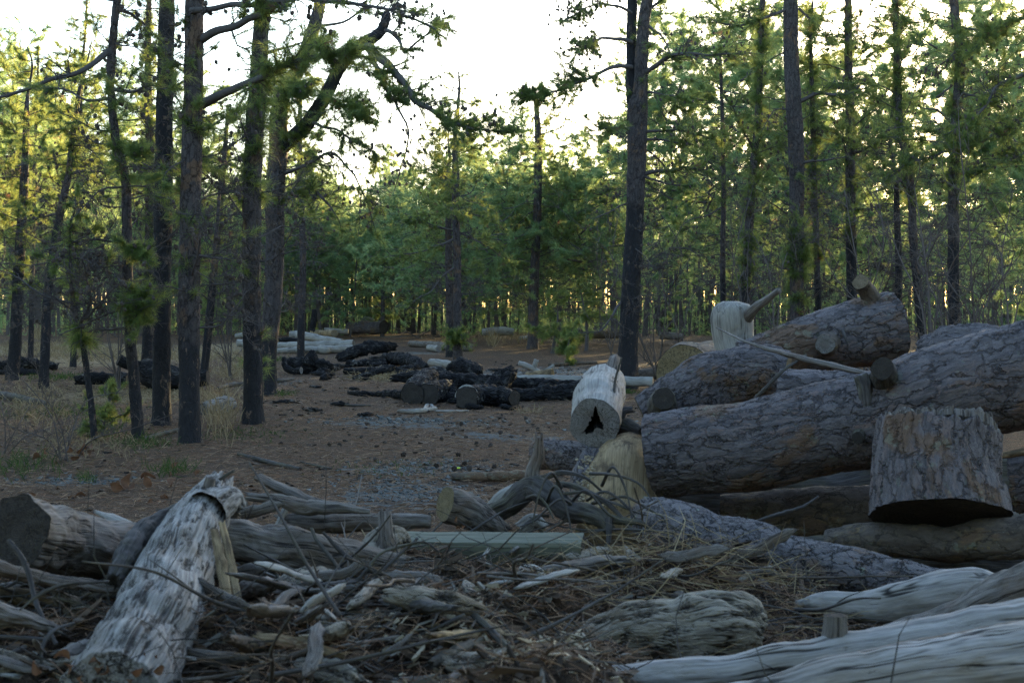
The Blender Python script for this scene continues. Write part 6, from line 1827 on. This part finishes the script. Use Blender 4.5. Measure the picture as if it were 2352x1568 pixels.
cp = [(980, 1078), (1002, 1076), (1040, 1085), (785, 1025), (880, 1003), (1010, 1012), (1075, 1005), (1090, 1024), (1150, 1000), (1175, 952), (1120, 985), (860, 1060), (700, 990), (640, 1020), (1205, 965), (1240, 990), (740, 950), (1120, 1060), (930, 1050), (670, 945), (1190, 1035), (1140, 1075), (600, 950)]
for q in range(46):
    o = src.copy()
    COL.objects.link(o)
    px, py = cp[q] if q < len(cp) else (np.clip(1050 + rng.normal() * 170, 560, 1400), 915 + 190 * rng.random() ** 1.2)
    g = gpt(px, py)
    s = rng.uniform(.55, .85)
    o.scale = (s, s, s)
    o.location = (g[0], g[1], g[2] + .016)
    o.rotation_euler = (rng.uniform(.6, 2.2), rng.uniform(-.6, .6), rng.uniform(0, 6.28))
    tag(o, "dark open pine cone lying on the bare clearing", "pine cone", "pine cones on the clearing")

# the spent cartridge
g = gpt(1047, 1078)
root = empty("spent_cartridge", g)
tag(root, "tiny yellow and black spent cartridge lying on the clearing", "cartridge")
for nm, x0, x1, r, col in (("case", 0, .042, .011, (.62, .78, .04)), ("cap", -.024, -.0005, .0118, (.02, .02, .02))):
    B = Buf()
    m_ = NB("cartridge_" + nm).finish(col, .45)
    tube(B, [g + A([x, .1 * x, .012]) for x in np.linspace(x0, x1, 5)], r, 16, 0, 1, (0, 0), (True, True))
    B.build(nm, m_, root, g)

# loose charred fragments round the burnt pile
rng = np.random.default_rng(44)
for q in range(54):
    px = rng.normal(1000, 150)
    py = 905 + rng.normal() * 22
    if q % 4 == 0:
        px, py = rng.normal(790, 60), rng.normal(845, 12)
    if q % 7 == 3:
        px, py = rng.normal(890, 60), rng.normal(852, 8)
    r = rng.uniform(3, 7.5)
    a_ = rng.normal() * .35
    L = rng.uniform(10, 32)
    log("charred_fragment", "small charred fragment lying loose around the burnt logs", "charred wood", 'char' if rng.random() < .6 else 'char_ash',
        [(px - L, py - r, None, r * .5), (px, py + a_ * L * .15 - r, None, r), (px + L, py + a_ * L * .3 - r, None, r * .5)], ('jag', 'jag'), 'end_dark', .22, .06, group="charred fragments around the burnt pile")

# broken chunks jumbled over the heap
def mpt(px, py, lift):
    best, bd = None, 9
    for d in np.arange(4.2, 8.2, .05):
        p = pix(px, py, d)
        e = abs(p[2] - lift - float(surf(p[0], p[1])))
        if e < bd:
            best, bd = d, e
    return float(best)


rng = np.random.default_rng(58)
for q in range(30):
    if q % 3 == 0:
        px, py = rng.uniform(-20, 240), rng.uniform(1290, 1560)
    elif q % 3 == 1:
        px, py = rng.uniform(560, 900), rng.uniform(1320, 1560)
    else:
        px, py = rng.uniform(880, 1250), rng.uniform(1310, 1540)
    r = rng.uniform(11, 26)
    d = mpt(px, py, .04)
    a_ = rng.uniform(-.9, .9)
    L = rng.uniform(45, 105)
    dz = rng.normal() * .18
    m_ = rng.choice(['weathered', 'rotten', 'dark_wood', 'bark_brown', 'stained', 'weathered'])
    log("broken_chunk", "broken chunk of old wood jumbled in the foreground debris heap", "wood", str(m_),
        [(px - L * math.cos(a_), py + L * math.sin(a_) * .6, d - dz, r * .6), (px - L * .4 * math.cos(a_), py + L * .4 * math.sin(a_) * .6, d - dz * .4, r), (px + L * .4 * math.cos(a_), py - L * .4 * math.sin(a_) * .6, d + dz * .4, r * .95), (px + L * math.cos(a_), py - L * math.sin(a_) * .6, d + dz, r * .45)],
        ('jag', 'jag'), 'end_tan', .14, .07, group="broken chunks jumbled over the debris heap", flat=float(rng.uniform(.5, 1)))
